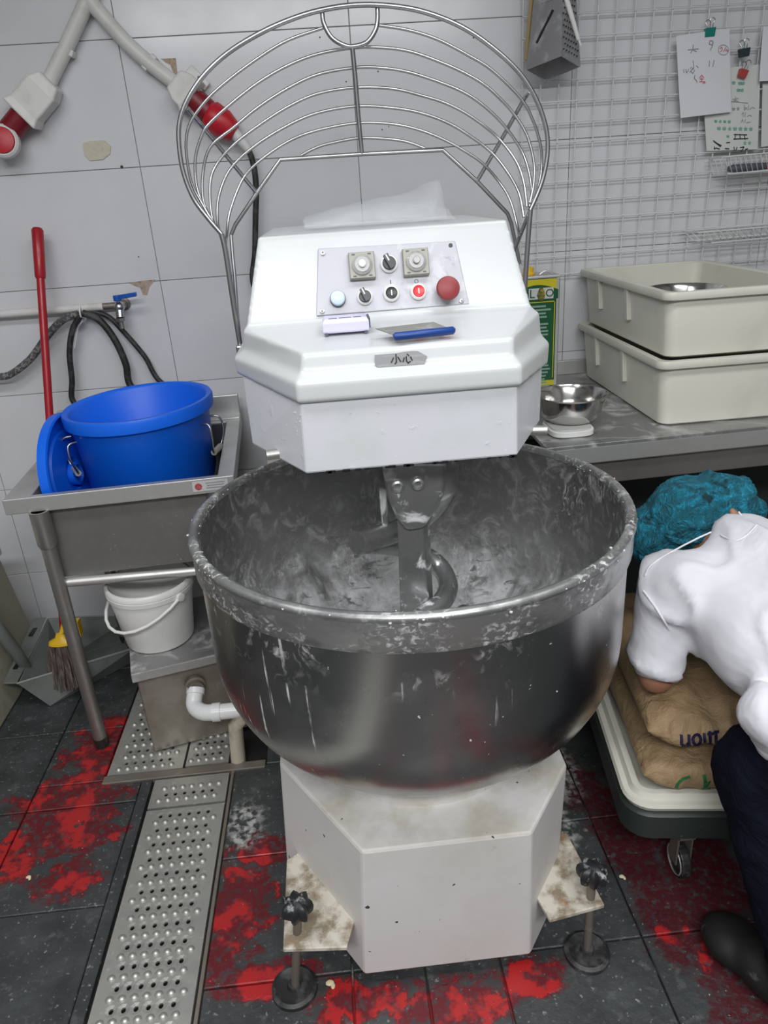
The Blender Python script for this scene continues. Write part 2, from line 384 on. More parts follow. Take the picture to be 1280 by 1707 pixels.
T['film'] = mat('clear plastic film', (.80, .82, .83), .3, alpha=.20)
T['sticker'] = mat('grey tape label', (.30, .30, .31), .4, .3, layers=[((.45, .45, .46), .5, .3, N(24, .5, .68, stretch=(.4, 1, 3)))])
T['dough'] = mat('dried dough', (.66, .58, .38), .8)
T['label_white'] = mat('pale sticker', (.55, .56, .54), .5)
T['flour'] = mat('flour heap', (.66, .66, .66), .95)

# ================================================================== ROOM
WY = 2.58
X0, X1, Y0, CEIL = -1.75, 2.1, -2.4, 2.75
b = B(); b.span((X0-.1, Y0-.1, -.12), (X1+.1, WY+.1, -.012)); floor = obj('floor', b, T['floor_joint'], kind='structure', org=(0, 0, 0))
b = B(); b.span((X0-.1, Y0-.1, CEIL), (X1+.1, WY+.1, CEIL+.1)); obj('ceiling', b, T['ceiling'], kind='structure')
b = B(); b.span((X0, WY+.008, -.012), (X1, WY+.1, CEIL)); wall = obj('wall_back', b, T['grout'], kind='structure', org=(0, WY, 0))
b = B(); b.span((X0-.1, Y0, -.012), (X0, WY+.1, CEIL)); obj('wall_left', b, T['dark_wall'], kind='structure')
b = B(); b.span((X1, Y0, -.012), (X1+.1, WY+.1, CEIL)); obj('wall_right', b, T['dark_wall'], kind='structure')
b = B(); b.span((X0, Y0-.1, -.012), (X1, Y0, CEIL)); obj('wall_front', b, T['dark_wall'], kind='structure')
# wall tiles, stack bond
TW, TH, TX, TZ = .681, .3405, -.544, 1.960
def tile_mesh(name, w_, h_, t, g, m_, axis):
    b = B()
    if axis == 'y': b.box((0, t/2, 0), (w_-g, t, h_-g))
    else: b.box((0, 0, -t/2), (w_-g, h_-g, t))
    bmesh.ops.bevel(b.bm, geom=[e for e in b.bm.edges], offset=.0012, segments=1, affect='EDGES')
    me = bpy.data.meshes.new(name); bmesh.ops.recalc_face_normals(b.bm, faces=b.bm.faces); b.bm.to_mesh(me); b.bm.free(); me.materials.append(m_); return me
wt = tile_mesh('tile', TW, TH, .008, .0017, T['wall_tile'], 'y')
for i in range(-2, 4):
    for k in range(-6, 3):
        z0 = TZ+TH*k
        if z0+TH > CEIL+.05 or z0 < -.2: continue
        hz = TH; zc = z0+TH/2
        if z0 < 0:
            me = tile_mesh('tile', TW, TH+z0, .008, .0017, T['wall_tile'], 'y'); zc = (TH+z0)/2
        else: me = wt
        xa = max(TX+TW*i, X0); xb = min(TX+TW*(i+1), X1)
        if xb-xa < .05: continue
        if xb-xa < TW-.01: me = tile_mesh('tile', xb-xa, TH if z0 >= 0 else TH+z0, .008, .0017, T['wall_tile'], 'y')
        inst('tile', me, wall, ((xa+xb)/2, WY, zc))
# wall blemishes (parts of the wall)
def wpoly(pts, mname, name, th=.002):
    b = B(); b.poly([at(x, y, y=WY-.0005) for x, y in pts], (0, -th, 0)); return obj(name, b, T[mname], wall)
wpoly([(138, 239), (150, 235), (175, 234), (185, 243), (184, 256), (172, 266), (150, 268), (141, 258)], 'patch', 'filler_patch', .003)
wpoly([(216, 472), (236, 468), (259, 466), (249, 478), (245, 492), (238, 491), (234, 480), (224, 476)], 'plaster', 'chipped_patch', .001)
wpoly([(268, 98), (293, 97), (296, 125), (289, 122), (284, 108), (276, 104)], 'plaster', 'bracket_trace', .001)
def spot(x, y, r):
    b = B(); b.cyl(at(x, y, y=WY+.001), at(x, y, y=WY-.0015), r, n=8); obj('drill_hole', b, T['black'], wall)
for x, y, r in [(203, 278, .0045), (163, 247, .005), (231, 428, .002), (533, 62, .002), (577, 136, .002), (630, 119, .002), (637, 216, .002), (603, 338, .002), (789, 63, .002), (648, 211, .0015)]: spot(x, y, r)

# ------------------------------------------------------------------ floor tiles
def cut(lo, hi, holes):
    """remove holes (a,b) from interval"""
    segs = [(lo, hi)]
    for a, b_ in holes:
        n_ = []
        for s, e in segs:
            if b_ <= s or a >= e: n_.append((s, e)); continue
            if a > s: n_.append((s, a))
            if b_ < e: n_.append((b_, e))
        segs = n_
    return segs
xs_left = [-1.74, -1.58, -1.265, -.952, -.652]
xs_mid = [-.388, -.075, .078, .237, .55, .865, 1.18, 1.495, 1.81, 2.09]
def ftile(xa, xb, ya, yb):
    if xb-xa < .02 or yb-ya < .02: return
    b = B(); dz = random.uniform(-.0015, .0015)
    b.span((xa+.002, ya+.002, -.012), (xb-.002, yb-.002, 0+dz*.6))
    bmesh.ops.bevel(b.bm, geom=[e for e in b.bm.edges if abs(e.verts[0].co.z-e.verts[1].co.z) < 1e-4 and e.verts[0].co.z > -.005], offset=.002, segments=1, affect='EDGES')
    obj('tile', b, T['floor_tile'], floor)
REAR = (-.765, -.30, 1.70, 2.35)   # rear drain opening
for xs, y0 in ((xs_left, 1.28), (xs_mid, 1.045)):
    ys = [y0+.328*k for k in range(-11, 6)]
    for xa, xb in zip(xs, xs[1:]):
        for ya, yb in zip(ys, ys[1:]):
            yb = min(yb, WY-.003); ya = max(ya, Y0)
            if yb-ya < .02: continue
            if xb > REAR[0]+.005 and xa < REAR[1]-.005 and yb > REAR[2]:
                if ya < REAR[2]: ftile(xa, xb, ya, REAR[2])
                if xa < REAR[0]: ftile(xa, REAR[0], max(ya, REAR[2]), yb)
                if xb > REAR[1]: ftile(REAR[1], xb, max(ya, REAR[2]), yb)
                if yb > REAR[3]: ftile(max(xa, REAR[0]), min(xb, REAR[1]), max(ya, REAR[3]), yb)
            else: ftile(xa, xb, ya, yb)
b = B(); b.span((-.65, Y0, -.0125), (-.39, 1.695, -.0115)); b.span((REAR[0], REAR[2], -.0125), (REAR[1], REAR[3], -.0115)); obj('drain_channel', b, T['pit'], floor)
# steel edge strips of the channel
for a_, c_ in [((-.651, Y0, -.012), (-.622, 1.69, .0015)), ((-.398, Y0, -.012), (-.389, 1.69, .001)), ((-.765, 1.682, -.012), (-.30, 1.712, .006))]:
    b = B(); b.span(a_, c_); obj('edge_strip', b, T['steel_brown'] if a_[0] != -.651 else T['floor_tile'], floor, bevel=.002)

# ------------------------------------------------------------------ drain covers
bump_me = None
def drain(label, xa, xb, ya, yb, rows, nh=6, lx=.152, skew=0):
    """perforated steel plate: real holes, pressed bumps in rows between them"""
    cx = (xa+xb)/2
    t = thing('drain_cover', label, 'drain cover', (cx, (ya+yb)/2, 0), 'steel drain covers')
    b = B(); zt, zb = .004, -.0105
    pitch = lx/nh; x_l = cx-lx/2
    xs = [xa]+[x_l+pitch*i for i in range(nh+1)]+[xb]
    ybs = [ya]
    for y in rows: ybs += [y-.0125, y+.0125]
    ybs.append(yb)
    for iy, (p, q) in enumerate(zip(ybs, ybs[1:])):
        if q-p < 1e-4: continue
        for ix, (s, e) in enumerate(zip(xs, xs[1:])):
            hole = iy % 2 == 1 and 1 <= ix <= nh
            if not hole:
                b.f([b.v((s, p, zt)), b.v((e, p, zt)), b.v((e, q, zt)), b.v((s, q, zt))]); continue
            mx, my = (s+e)/2, (p+q)/2; ring = []; out = []
            for k in range(8):
                a = math.pi/8+k*math.pi/4
                ring.append(b.v((mx+.0052*math.cos(a), my+.0062*math.sin(a), zt-.0015)))
                ca, sa = math.cos(a), math.sin(a); sx = (e-s)/2/max(abs(ca), 1e-6); sy2 = (q-p)/2/max(abs(sa), 1e-6); r_ = min(sx, sy2)
                out.append((mx+r_*ca, my+r_*sa))
            ov = [b.v((x, y, zt)) for x, y in out]
            cor = [(e, q), (s, q), (s, p), (e, p)]
            for k in range(8):
                b.f([ov[k], ov[(k+1) % 8], ring[(k+1) % 8], ring[k]])
            for k, c in zip((0, 2, 4, 6), cor):
                b.f([ov[k], b.v((*c, zt)), ov[k+1]])
            low = [b.v((v.co.x, v.co.y, zt-.006)) for v in ring]
            for k in range(8): b.f([ring[k], ring[(k+1) % 8], low[(k+1) % 8], low[k]])
    for p, q in (((xa, ya), (xb, ya)), ((xb, ya), (xb, yb)), ((xb, yb), (xa, yb)), ((xa, yb), (xa, ya))):
        b.f([b.v((*p, zt)), b.v((*q, zt)), b.v((*q, zb)), b.v((*p, zb))])
    obj('plate', b, T['steel_plate'], t)
    global bump_me
    if bump_me is None:
        bb = B(); n = 8
        rings = [[(r_*math.cos(2*math.pi*k/n)*1.15, r_*math.sin(2*math.pi*k/n), z) for k in range(n)] for r_, z in ((.0085, 0), (.0066, .0042), (.0030, .0066))]
        bb.loft(rings, (False, True)); bump_me = bpy.data.meshes.new('bump'); bb.bm.to_mesh(bump_me); bb.bm.free()
        bump_me.materials.append(T['steel_plate'])
        for p in bump_me.polygons: p.use_smooth = True
    rr = list(rows)
    mids = [(a+c)/2 for a, c in zip(rr, rr[1:])]
    if rr: mids = [rr[0]-(rr[1]-rr[0])/2 if len(rr) > 1 else rr[0]-.022]+mids+[rr[-1]+.022]
    for j, y in enumerate(mids):
        if not ya+.008 < y < yb-.008: continue
        for i in range(nh+1):
            x = x_l+pitch*i+(.004 if j % 2 else -.004)
            inst('bump', bump_me, t, (x, y, zt))
    return t
Yl = [.832+.047*k for k in range(16) if .832+.047*k < 1.55]
drain('long perforated steel drain cover running down the floor left of the mixer', -.612, -.402, -.9, 1.560, Yl)
drain('short perforated steel drain cover at the far end of the long one', -.612, -.402, 1.568, 1.675, [1.615])
drain('perforated steel drain cover under the left side of the steel box', -.758, -.542, 1.715, 2.3, [1.76+.05*k for k in range(10)])
drain('perforated steel drain cover beside the vertical cream pipe', -.535, -.41, 1.72, 2.3, [1.765+.05*k for k in range(10)], nh=4, lx=.09)

# ================================================================== MIXER
MX, MY = .122, 1.318
mixer = thing('spiral_mixer', 'large white spiral dough mixer with steel bowl and raised wire guard', 'mixer', (MX, 1.4, 0))
BR = T['paint_base']
# base
def ring6(BLx, BRx, yb_, L, FLp, FRp, R, z):
    return [V((BLx, yb_, z)), V((*L, z)), V((*FLp, z)), V((*FRp, z)), V((*R, z)), V((BRx, yb_, z))]
b = B()
b.loft([ring6(-.215, .40, 2.0, (-.215, 1.27), (-.048, 1.012), (.296, 1.012), (.385, 1.13), .032),
        ring6(-.190, .404, 2.0, (-.190, 1.243), (-.028, .989), (.287, .989), (.404, 1.150), .40)])
base = obj('base', b, BR, mixer, bevel=.006)
b = B(); b.poly([at(x, y, P=V((-.121, 1.13, .2)), N=V((-.845, -.535, 0))) for x, y in [(487, 1437), (499, 1447), (524, 1476), (538, 1497), (534, 1499), (508, 1474), (490, 1450)]], V((-.845, -.535, 0))*.002); obj('rust_gap', b, T['black'], base)
b = B(); b.span((-.19, 1.775, .38), (.39, 2.06, 1.1)); obj('column', b, BR, mixer, bevel=.01)
b = B(); b.lathe([(.238, .40), (.242, .42), (.225, .458)], (MX, MY, 0), n=48, caps=(True, True)); obj('turntable', b, T['paint_base'], mixer, smooth=50)
# outrigger plates, levelling feet
for s, tri, fx, fy in ((-1, [(-.200, 1.20), (-.199, .990), (-.075, .978), (-.05, 1.06), (-.17, 1.22)], -.199+.012, 1.022), (1, [(.326, .985), (.443, 1.003), (.424, 1.188), (.37, 1.19), (.31, 1.06)], .421, 1.022)):
    b = B(); b.poly([(x, y, .158) for x, y in tri], (0, 0, .010)); op_ = obj('outrigger_plate', b, T['paint_rust'], mixer, bevel=.002)
    b = B(); gx = fx+(.022 if s < 0 else 0); b.cyl((fx-(.006 if s < 0 else 0), fy, .012), (gx, fy, .225), .0085, n=12); obj('levelling_bolt', b, T['steel_brown'], mixer, smooth=40)
    b = B(); n = 28
    b.loft([[(gx+(r_+.0045*math.cos(7*2*math.pi*k/n))*math.cos(2*math.pi*k/n), fy+(r_+.0045*math.cos(7*2*math.pi*k/n))*math.sin(2*math.pi*k/n), z) for k in range(n)] for r_, z in ((.014, .212), (.026, .225), (.028, .238), (.026, .250), (.014, .258))]); obj('levelling_knob', b, T['black_dusty'], mixer, smooth=50)
    b = B(); cx_, cy__ = (fx-.014, fy-.05) if s < 0 else (fx-.014, fy-.055); cx_, cy__ = fx, fy
    fx -= (.008 if s < 0 else 0); b.lathe([(.047, 0.0), (.047, .010), (.040, .014), (.034, .011), (.015, .011), (.012, .02)], (fx, fy, 0), n=32, caps=(True, True)); obj('foot_pad', b, T['rubber'], mixer, smooth=45)
# bowl
RO, ZR = .4165, .940
def bowl_prof(off, ztop, zbot):
    R_ = RO-off; c = V((RO-.24, zbot+.24)); rr = .24-off
    pts = [(R_, ztop), (R_, .86), (R_, .78), (R_, zbot+.24)]
    for k in range(1, 13):
        a = math.pi/2*k/12; pts.append((c.x+rr*math.cos(a), c.y-rr*math.sin(a)))
    return pts
b = B(); po = bowl_prof(.004, ZR-.004, .455); b.lathe(po+[(.03, .455)], (MX, MY, 0), n=96); bowl = obj('bowl', b, T['bowl_out'], mixer, org=(MX, MY, .44), smooth=60)
b = B(); pi_ = bowl_prof(.012, ZR-.002, .463); pi_ = pi_[:]+[(.06, .466), (.001, .466)]; b.lathe(pi_, (MX, MY, 0), n=96); obj('bowl_lining', b, T['bowl_in'], bowl, org=(MX, MY, .44), smooth=60, label='inside of the steel bowl smeared with flour')
b = B(); b.lathe([(RO-.013, ZR-.008), (RO-.011, ZR+.003), (RO-.003, ZR+.006), (RO+.005, ZR+.003), (RO+.007, ZR-.003), (RO+.004, ZR-.008)], (MX, MY, 0), n=96); obj('rim', b, T['bowl_rim'], bowl, smooth=80)
b = B(); b.lathe([(RO+.0035, ZR-.006), (RO+.0035, ZR-.056), (RO+.0015, ZR-.062), (RO-.004, ZR-.064)], (MX, MY, 0), n=96); obj('rim_band', b, T['bowl_rim'], bowl, smooth=50)
# dough crumbs stuck on the rim and outside
b = B()
for k in range(70):
    a = random.uniform(0, 2*math.pi); r_ = random.choice((RO-.012, RO+.006)); z = ZR+random.uniform(-.012, .004)
    s = random.uniform(.0008, .002)
    b.ball((MX+r_*math.cos(a), MY+r_*math.sin(a), z), (s*1.5, s*1.5, s), 3)
obj('dough_crumbs', b, T['flour'], mixer, kind='stuff')
# breaker bar, bracket, hook
b = B(); b.loft([[at(x, y, y=yy) for x, y, yy in ((661, 850, 1.31), (704, 850, 1.31), (716, 850, 1.335), (668, 850, 1.335))],
                 [V((p.x, p.y, .475)) for p in (V((.085, 1.31, 0)), V((.154, 1.31, 0)), V((.166, 1.34, 0)), V((.095, 1.34, 0)))]])
obj('breaker_bar', b, T['tool_steel'], mixer, bevel=.003)
b = B(); c = [[(636, 770), (745, 770)], [(640, 800), (742, 800)], [(647, 832), (738, 828)], [(660, 862), (722, 856)], [(678, 884), (706, 880)]]
b.loft([[at(*l, y=1.295), at(*r_, y=1.295), at(*r_, y=1.345), at(*l, y=1.345)] for l, r_ in c]); brk = obj('bracket', b, T['tool_steel'], mixer, bevel=.008, seg=3)
for px, py in ((662, 810), (696, 806)):
    b = B(); p = at(px, py, y=1.295); b.lathe([(.012, 0), (.012, .006), (.008, .008), (.006, .004), (.0, .003)], p, frame((0, -1, 0)), 16, (True, False)); obj('bolt', b, T['tool_steel'], brk, smooth=40)
b = B()
H1 = [(742, 740, 1.40), (745, 775, 1.40), (742, 812, 1.41), (722, 845, 1.43), (690, 872, 1.42), (648, 890, 1.37), (594, 904, 1.31)]
b.tube(smooth_pts([at(x, y, y=yy) for x, y, yy in H1]), .024, n=14)
H2 = [(598, 906, 1.33), (640, 908, 1.38), (690, 918, 1.42), (730, 942, 1.42), (747, 975, 1.37), (735, 1005, 1.31), (700, 1030, 1.26)]
b.tube(smooth_pts([at(x, y, y=yy) for x, y, yy in H2]), .021, n=14)
obj('spiral_hook', b, T['tool_steel'], mixer, smooth=60)
b = B(); b.loft([[at(x, 740, y=yy) for x, yy in ((617, 1.36), (640, 1.36), (640, 1.385), (617, 1.385))], [at(x, 800, y=yy) for x, yy in ((630, 1.36), (644, 1.36), (644, 1.385), (630, 1.385))], [at(x, 886, y=yy) for x, yy in ((637, 1.36), (649, 1.36), (649, 1.385), (637, 1.385))]])
obj('scraper_arm', b, T['tool_steel'], mixer, bevel=.003)
# head: lower box
b = B()
b.loft([ring6(-.172, .397, 2.0, (-.172, 1.395), (-.064, 1.2), (.306, 1.2), (.397, 1.385), 1.063),
        ring6(-.178, .402, 2.0, (-.178, 1.435), (-.060, 1.196), (.303, 1.196), (.402, 1.392), 1.20)])
head = obj('head', b, T['paint_head'], mixer, bevel=.004)
# chipped lower edge
b = B()
for k in range(26):
    x = random.uniform(-.05, .30); s = random.uniform(.002, .005)
    b.ball((x, 1.1985, 1.0635), (s*1.6, .0015, s), 3)
obj('chipped_edge', b, T['black'], head, kind='stuff')
# head cover with console
def R6(pl): return [V(p) for p in pl]
b = B()
b.loft([R6([(-.190, 2.0, 1.188), (-.190, 1.452, 1.192), (-.0635, 1.187, 1.190), (.309, 1.187, 1.190), (.415, 1.398, 1.175), (.415, 2.0, 1.175)]),
        R6([(-.192, 2.0, 1.222), (-.192, 1.452, 1.224), (-.0635, 1.187, 1.224), (.309, 1.187, 1.224), (.417, 1.398, 1.215), (.417, 2.0, 1.215)]),
        R6([(-.172, 2.0, 1.236), (-.172, 1.452, 1.238), (-.054, 1.206, 1.238), (.300, 1.206, 1.238), (.402, 1.405, 1.232), (.402, 2.0, 1.232)]),
        R6([(-.165, 2.0, 1.276), (-.165, 1.440, 1.276), (-.049, 1.213, 1.268), (.301, 1.213, 1.268), (.398, 1.405, 1.273), (.398, 2.0, 1.273)]),
        R6([(-.160, 2.0, 1.279), (-.160, 1.452, 1.279), (-.02, 1.450, 1.279), (.26, 1.446, 1.279), (.392, 1.440, 1.279), (.392, 2.0, 1.279)]),
        R6([(-.121, 1.96, 1.437), (-.121, 1.500, 1.437), (-.02, 1.500, 1.437), (.26, 1.500, 1.437), (.357, 1.500, 1.437), (.357, 1.96, 1.437)])])
cover = remeshed('head_cover', b, T['paint_white'], mixer, .0042, 4); ORG[cover] = ORG[mixer]
PP = V((0, 1.448, 1.279)); PN = V((0, -.158, .052)).normalized(); PM = frame(PN)
def pan(x, y, o=0): return at(x, y, P=PP+PN*o, N=PN)
b = B(); cs = [pan(x, y, .001) for x, y in ((530, 415), (758, 402), (782, 507), (527, 527))]
b.poly([p for p in cs], PN*.003); panel = obj('control_panel', b, T['alu'], mixer, bevel=.0015, label='speckled aluminium control panel')
def ctl(name, x, y, mats, fn, label=None):
    b = B(); p = pan(x, y, .004); fn(b, p); o = obj(name, b, mats, panel, smooth=40, label=label); return o
def dial(b, p):
    M = PM
    b.mi = 0; q = .0245
    b.loft([[p+M@V((x*q*s, y*q*s, z)) for x, y in ((-1, -1), (1, -1), (1, 1), (-1, 1))] for s, z in ((1, 0), (1, .014), (.95, .016))])
    b.mi = 1; b.lathe([(.019, .016), (.019, .020), (.014, .023), (.014, .024)], p, M, 24, (False, True))
    b.mi = 2; b.lathe([(.007, .024), (.007, .030), (.006, .031)], p, M, 16, (False, True))
    b.mi = 3
    for sx in (-1, 1):
        for sy_ in (-1, 1): b.box(p+M@V((sx*.015, sy_*.020, .0165)), (.006, .002, .001), M)
ctl('timer_dial', 603, 445, [T['ivory'], T['clear'], T['white_pl'], T['slot']], dial)
ctl('timer_dial', 692, 439, [T['ivory'], T['clear'], T['clear'], T['slot']], dial)
def knob(ang, big=1):
    def fn(b, p):
        M = PM@Matrix.Rotation(ang, 3, 'Z')
        b.mi = 0; b.lathe([(.0155*big, 0), (.0155*big, .008), (.0125*big, .010)], p, M, 24, (True, True))
        b.mi = 1; b.lathe([(.012*big, .010), (.012*big, .014), (.011*big, .015)], p, M, 20, (False, True))
        b.box(p+M@V((0, .002*big, .019)), (.009*big, .026*big, .010), M)
        b.mi = 2; b.box(p+M@V((0, .008*big, .0245)), (.0025*big, .012*big, .001), M)
    return fn
ctl('selector_knob', 648, 441, [T['white_pl'], T['black'], T['white_pl']], knob(.45, 1.05))
ctl('selector_knob', 608, 496, [T['white_pl'], T['black'], T['white_pl']], knob(.40, .95))
def button(b, p, mid=.0105):
    b.mi = 0; b.lathe([(.0155, 0), (.0155, .008), (.0125, .011), (.0115, .011)], p, PM, 24, (True, False))
    b.mi = 1; b.lathe([(.0115, .011), (.0105, .013), (.009, .0125)], p, PM, 24, (False, True))
    b.mi = 2; b.box(p+PM@V((0, 0, .013)), (.002, .010, .0008), PM)
ctl('push_button', 652, 490, [T['white_pl'], T['black'], T['white_pl']], button, 'black push button')
ctl('push_button', 697, 487, [T['white_pl'], T['red_btn'], T['white_pl']], button, 'red push button')
def lampb(b, p):
    b.mi = 0; b.lathe([(.0150, 0), (.0150, .009), (.0142, .011)], p, PM, 24, (True, False))
    b.mi = 1; b.lathe([(.0142, .011), (.013, .017), (.010, .0185)], p, PM, 24, (False, True))
T['lampw'] = mat('pale blue lamp lens', (.62, .74, .86), .3)
ctl('indicator_lamp', 563, 499, [T['slot'], T['lampw']], lampb)
def estop(b, p):
    b.mi = 0; b.lathe([(.017, 0), (.018, .010), (.014, .014), (.013, .022)], p, PM, 28, (True, False))
    b.mi = 1; b.lathe([(.013, .020), (.0215, .024), (.0225, .031), (.020, .037), (.012, .0395), (.004, .040)], p, PM, 28, (True, True))
ctl('emergency_stop_button', 743, 486, [T['ivory'], T['estop']], estop)
for x, y in ((538, 422), (537, 519), (769, 502)):
    ctl('screw', x, y, [T['chrome'], T['slot']], lambda b, p: (b.lathe([(.005, 0), (.0045, .003), (.002, .0035)], p, PM, 12, (True, True)), setattr(b, 'mi', 1), b.lathe([(.0018, .0036), (.0015, .004)], p, PM, 6, (True, True))))
ctl('screw_hole', 751, 409, [T['black']], lambda b, p: b.lathe([(.0042, 0), (.0042, .0004)], p, PM, 12, (True, True)))
ctl('on_mark', 651, 470, [T['black']], lambda b, p: b.box(p+PN*.0003, (.0016, .007, .0006), PM))
ctl('off_mark', 694, 469, [T['slot']], lambda b, p: b.tube([p+PN*.0003+PM@V((.0035*math.cos(k*math.pi/8), .0035*math.sin(k*math.pi/8), 0)) for k in range(16)], .0006, n=5, closed=True))
# caution label: two characters on a torn grey label
LN = V((0, -1, .2)).normalized(); LP = V((0, 1.2105, 1.256))
def lab(x, y, o=.001): return at(x, y, P=LP+LN*o, N=LN)
FQ = V((0, 1.2045, 1.253))
b = B(); b.poly([lab(600+x/9.846, 570+y/9.84, .0035) for x, y in ((240, 215), (600, 185), (700, 165), (860, 148), (950, 150), (1105, 235), (1080, 290), (1060, 365), (800, 385), (300, 415), (250, 380))], LN*.0008)
lb = obj('warning_label', b, T['sticker'], cover, label='torn grey label with two black characters')
xiao = [[(590, 205), (598, 330), (575, 360)], [(548, 262), (515, 335)], [(622, 250), (668, 322)]]
xin = [[(725, 260), (708, 325)], [(757, 240), (762, 310), (790, 345), (825, 318)], [(775, 200), (800, 225)], [(830, 245), (855, 300)]]
b = B(); b.strokes(xiao+xin, lambda u, v: lab(600+u/9.846, 570+v/9.84, .0045), 0, LN*.0005, 21); obj('lettering', b, T['ink_black'], lb)
# stub pins on the head
def stub(p, d, ln, r_):
    p = V(p); d = V(d).normalized(); b = B()
    b.cyl(p-d*.02, p+d*ln, r_, n=16, caps=(True, False)); b.cyl(p+d*ln, p+d*(ln-.012), r_*.6, n=12); b.lathe([(r_, 0), (r_*.6, 0)], p+d*ln, frame(d), 16)
    obj('stub_pin', b, T['steel_plate'], mixer, smooth=40)
stub(at(478, 754, y=1.30), (-.95, -.2, 0), .038, .0095)
stub(at(872, 718, y=1.34), (.95, -.2, 0), .045, .0095)
# dried splashes on head
b = B()
for k in range(40):
    p = at(random.gauss(500, 9), random.uniform(680, 730), y=1.215); s = random.uniform(.001, .003)
    b.ball((p.x, 1.20+max(0, (-.062-p.x))*1.85, p.z), (s, .0014, s), 3)
obj('dried_splashes', b, T['paint_white'], head, kind='stuff')

# ------------------------------------------------------------------ wire guard (raised)
guard = obj('guard_mount', (lambda bb: (bb.box((-.222, 1.88, 1.15), (.03, .05, .05)), bb.box((.452, 1.88, 1.15), (.10, .05, .05)), bb)[-1])(B()), T['chrome'], mixer, bevel=.004)
YG = 1.88
def gw(name, pts, r_, ys, sm=True, parent=None):
    b = B(); n = len(pts); q = []
    for i, (x, y) in enumerate(pts):
        t = i/(n-1); yy = ys if isinstance(ys, float) else ys(t)
        q.append(at(x, y, y=yy))
    b.tube(smooth_pts(q, 5) if sm else q, r_, n=8); return obj(name, b, T['chrome'], parent or guard_root, smooth=60)
guard_root = guard; 
RINGP = [(369, 390), (345, 362), (322, 330), (305, 285), (298, 235), (300, 200), (313, 165), (340, 125), (380, 88), (430, 57), (480, 34), (530, 18), (585, 9), (640, 9), (700, 18), (760, 40), (810, 71), (860, 115), (890, 158), (908, 205), (913, 245), (908, 285), (898, 318), (884, 350)]
gw('guard_ring', RINGP, .0055, YG)
def arcy(d): return lambda t: YG+.004+d*min(1, min(t, 1-t)*6)
AR = [
 ([(365, 385), (350, 362), (336, 338), (322, 312), (314, 281), (310, 238), (318, 203), (345, 166), (380, 134), (430, 97), (480, 67), (540, 46)], 1, 0),
 ([(630, 42), (680, 50), (730, 66), (780, 92), (820, 117), (868, 164), (887, 198), (900, 238), (903, 273), (898, 309), (886, 340)], 0, 1),
]
def arc_full(pts, d):
    return pts
for pts, a_, c_ in AR:
    gw('guard_wire', pts, .0035, (lambda t: YG+.004+.012*min(1, t*5)) if a_ else (lambda t: YG+.004+.012*min(1, (1-t)*5)))
ARC = [
 ([(366, 388), (352, 365), (338, 341), (327, 305), (326, 262), (338, 222), (352, 203), (385, 173), (430, 138), (480, 109), (530, 90), (586, 80), (630, 79), (680, 85), (730, 102), (773, 121), (807, 141), (833, 164), (858, 192), (879, 228), (890, 273), (889, 309), (883, 338)], .026),
 ([(368, 390), (352, 365), (339, 335), (338, 292), (350, 246), (390, 212), (430, 179), (480, 147), (530, 124), (590, 113), (635, 113), (680, 120), (730, 136), (773, 154), (807, 177), (840, 209), (869, 251), (882, 289), (886, 322), (882, 345)], .04),
 ([(369, 393), (354, 365), (350, 310), (360, 276), (390, 241), (430, 210), (480, 178), (530, 156), (592, 146), (655, 148), (705, 160), (740, 171), (773, 187), (807, 210), (834, 234), (860, 269), (873, 305), (878, 345)], .053),
 ([(371, 397), (363, 373), (364, 331), (383, 283), (425, 243), (480, 209), (530, 188), (594, 177), (655, 180), (700, 188), (740, 202), (773, 220), (818, 253), (847, 289), (865, 322), (873, 362)], .066),
 ([(376, 405), (378, 392), (383, 354), (404, 300), (432, 269), (480, 236), (530, 217), (597, 205), (655, 207), (700, 217), (740, 233), (773, 251), (805, 273), (833, 305), (851, 336), (863, 380), (865, 396)], .08)]
for pts, d in ARC: gw('guard_wire', pts, .0035, arcy(d))
gw('guard_wire', [(502, 259), (525, 247), (550, 239), (600, 230), (650, 232), (680, 237), (707, 247)], .0035, YG+.096)
gw('guard_bar', [(402, 588), (395, 520), (391, 458), (388, 430), (385, 392)], .0045, lambda t: YG+.03*t, sm=False)
gw('guard_bar', [(385, 392), (392, 375), (429, 320), (467, 266), (600, 257), (738, 250), (795, 302), (846, 356), (852, 372), (858, 400), (866, 440)], .0050, YG+.10, sm=False)
gw('guard_bar', [(369, 390), (376, 420), (388, 500), (403, 592)], .0065, YG, sm=True)
gw('guard_bar', [(884, 350), (880, 400), (876, 460), (872, 520)], .0065, YG, sm=True)
gw('guard_bar', [(884, 350), (868, 390), (854, 425)], .0050, lambda t: YG+.05*t, sm=False)
gw('guard_loop', [(537, 21), (540, 40), (553, 63), (575, 76), (592, 77), (612, 70), (625, 52), (629, 35), (629, 12)], .0050, YG+.006)
gw('guard_strut', [(587, 77), (592, 130), (597, 190), (603, 255)], .0055, lambda t: YG+.006+.094*t)
gw('guard_strut', [(312, 180), (345, 220), (427, 321)], .0050, lambda t: YG+.10*t)
gw('guard_strut', [(884, 152), (873, 166), (840, 225), (795, 302)], .0050, lambda t: YG+.10*t)

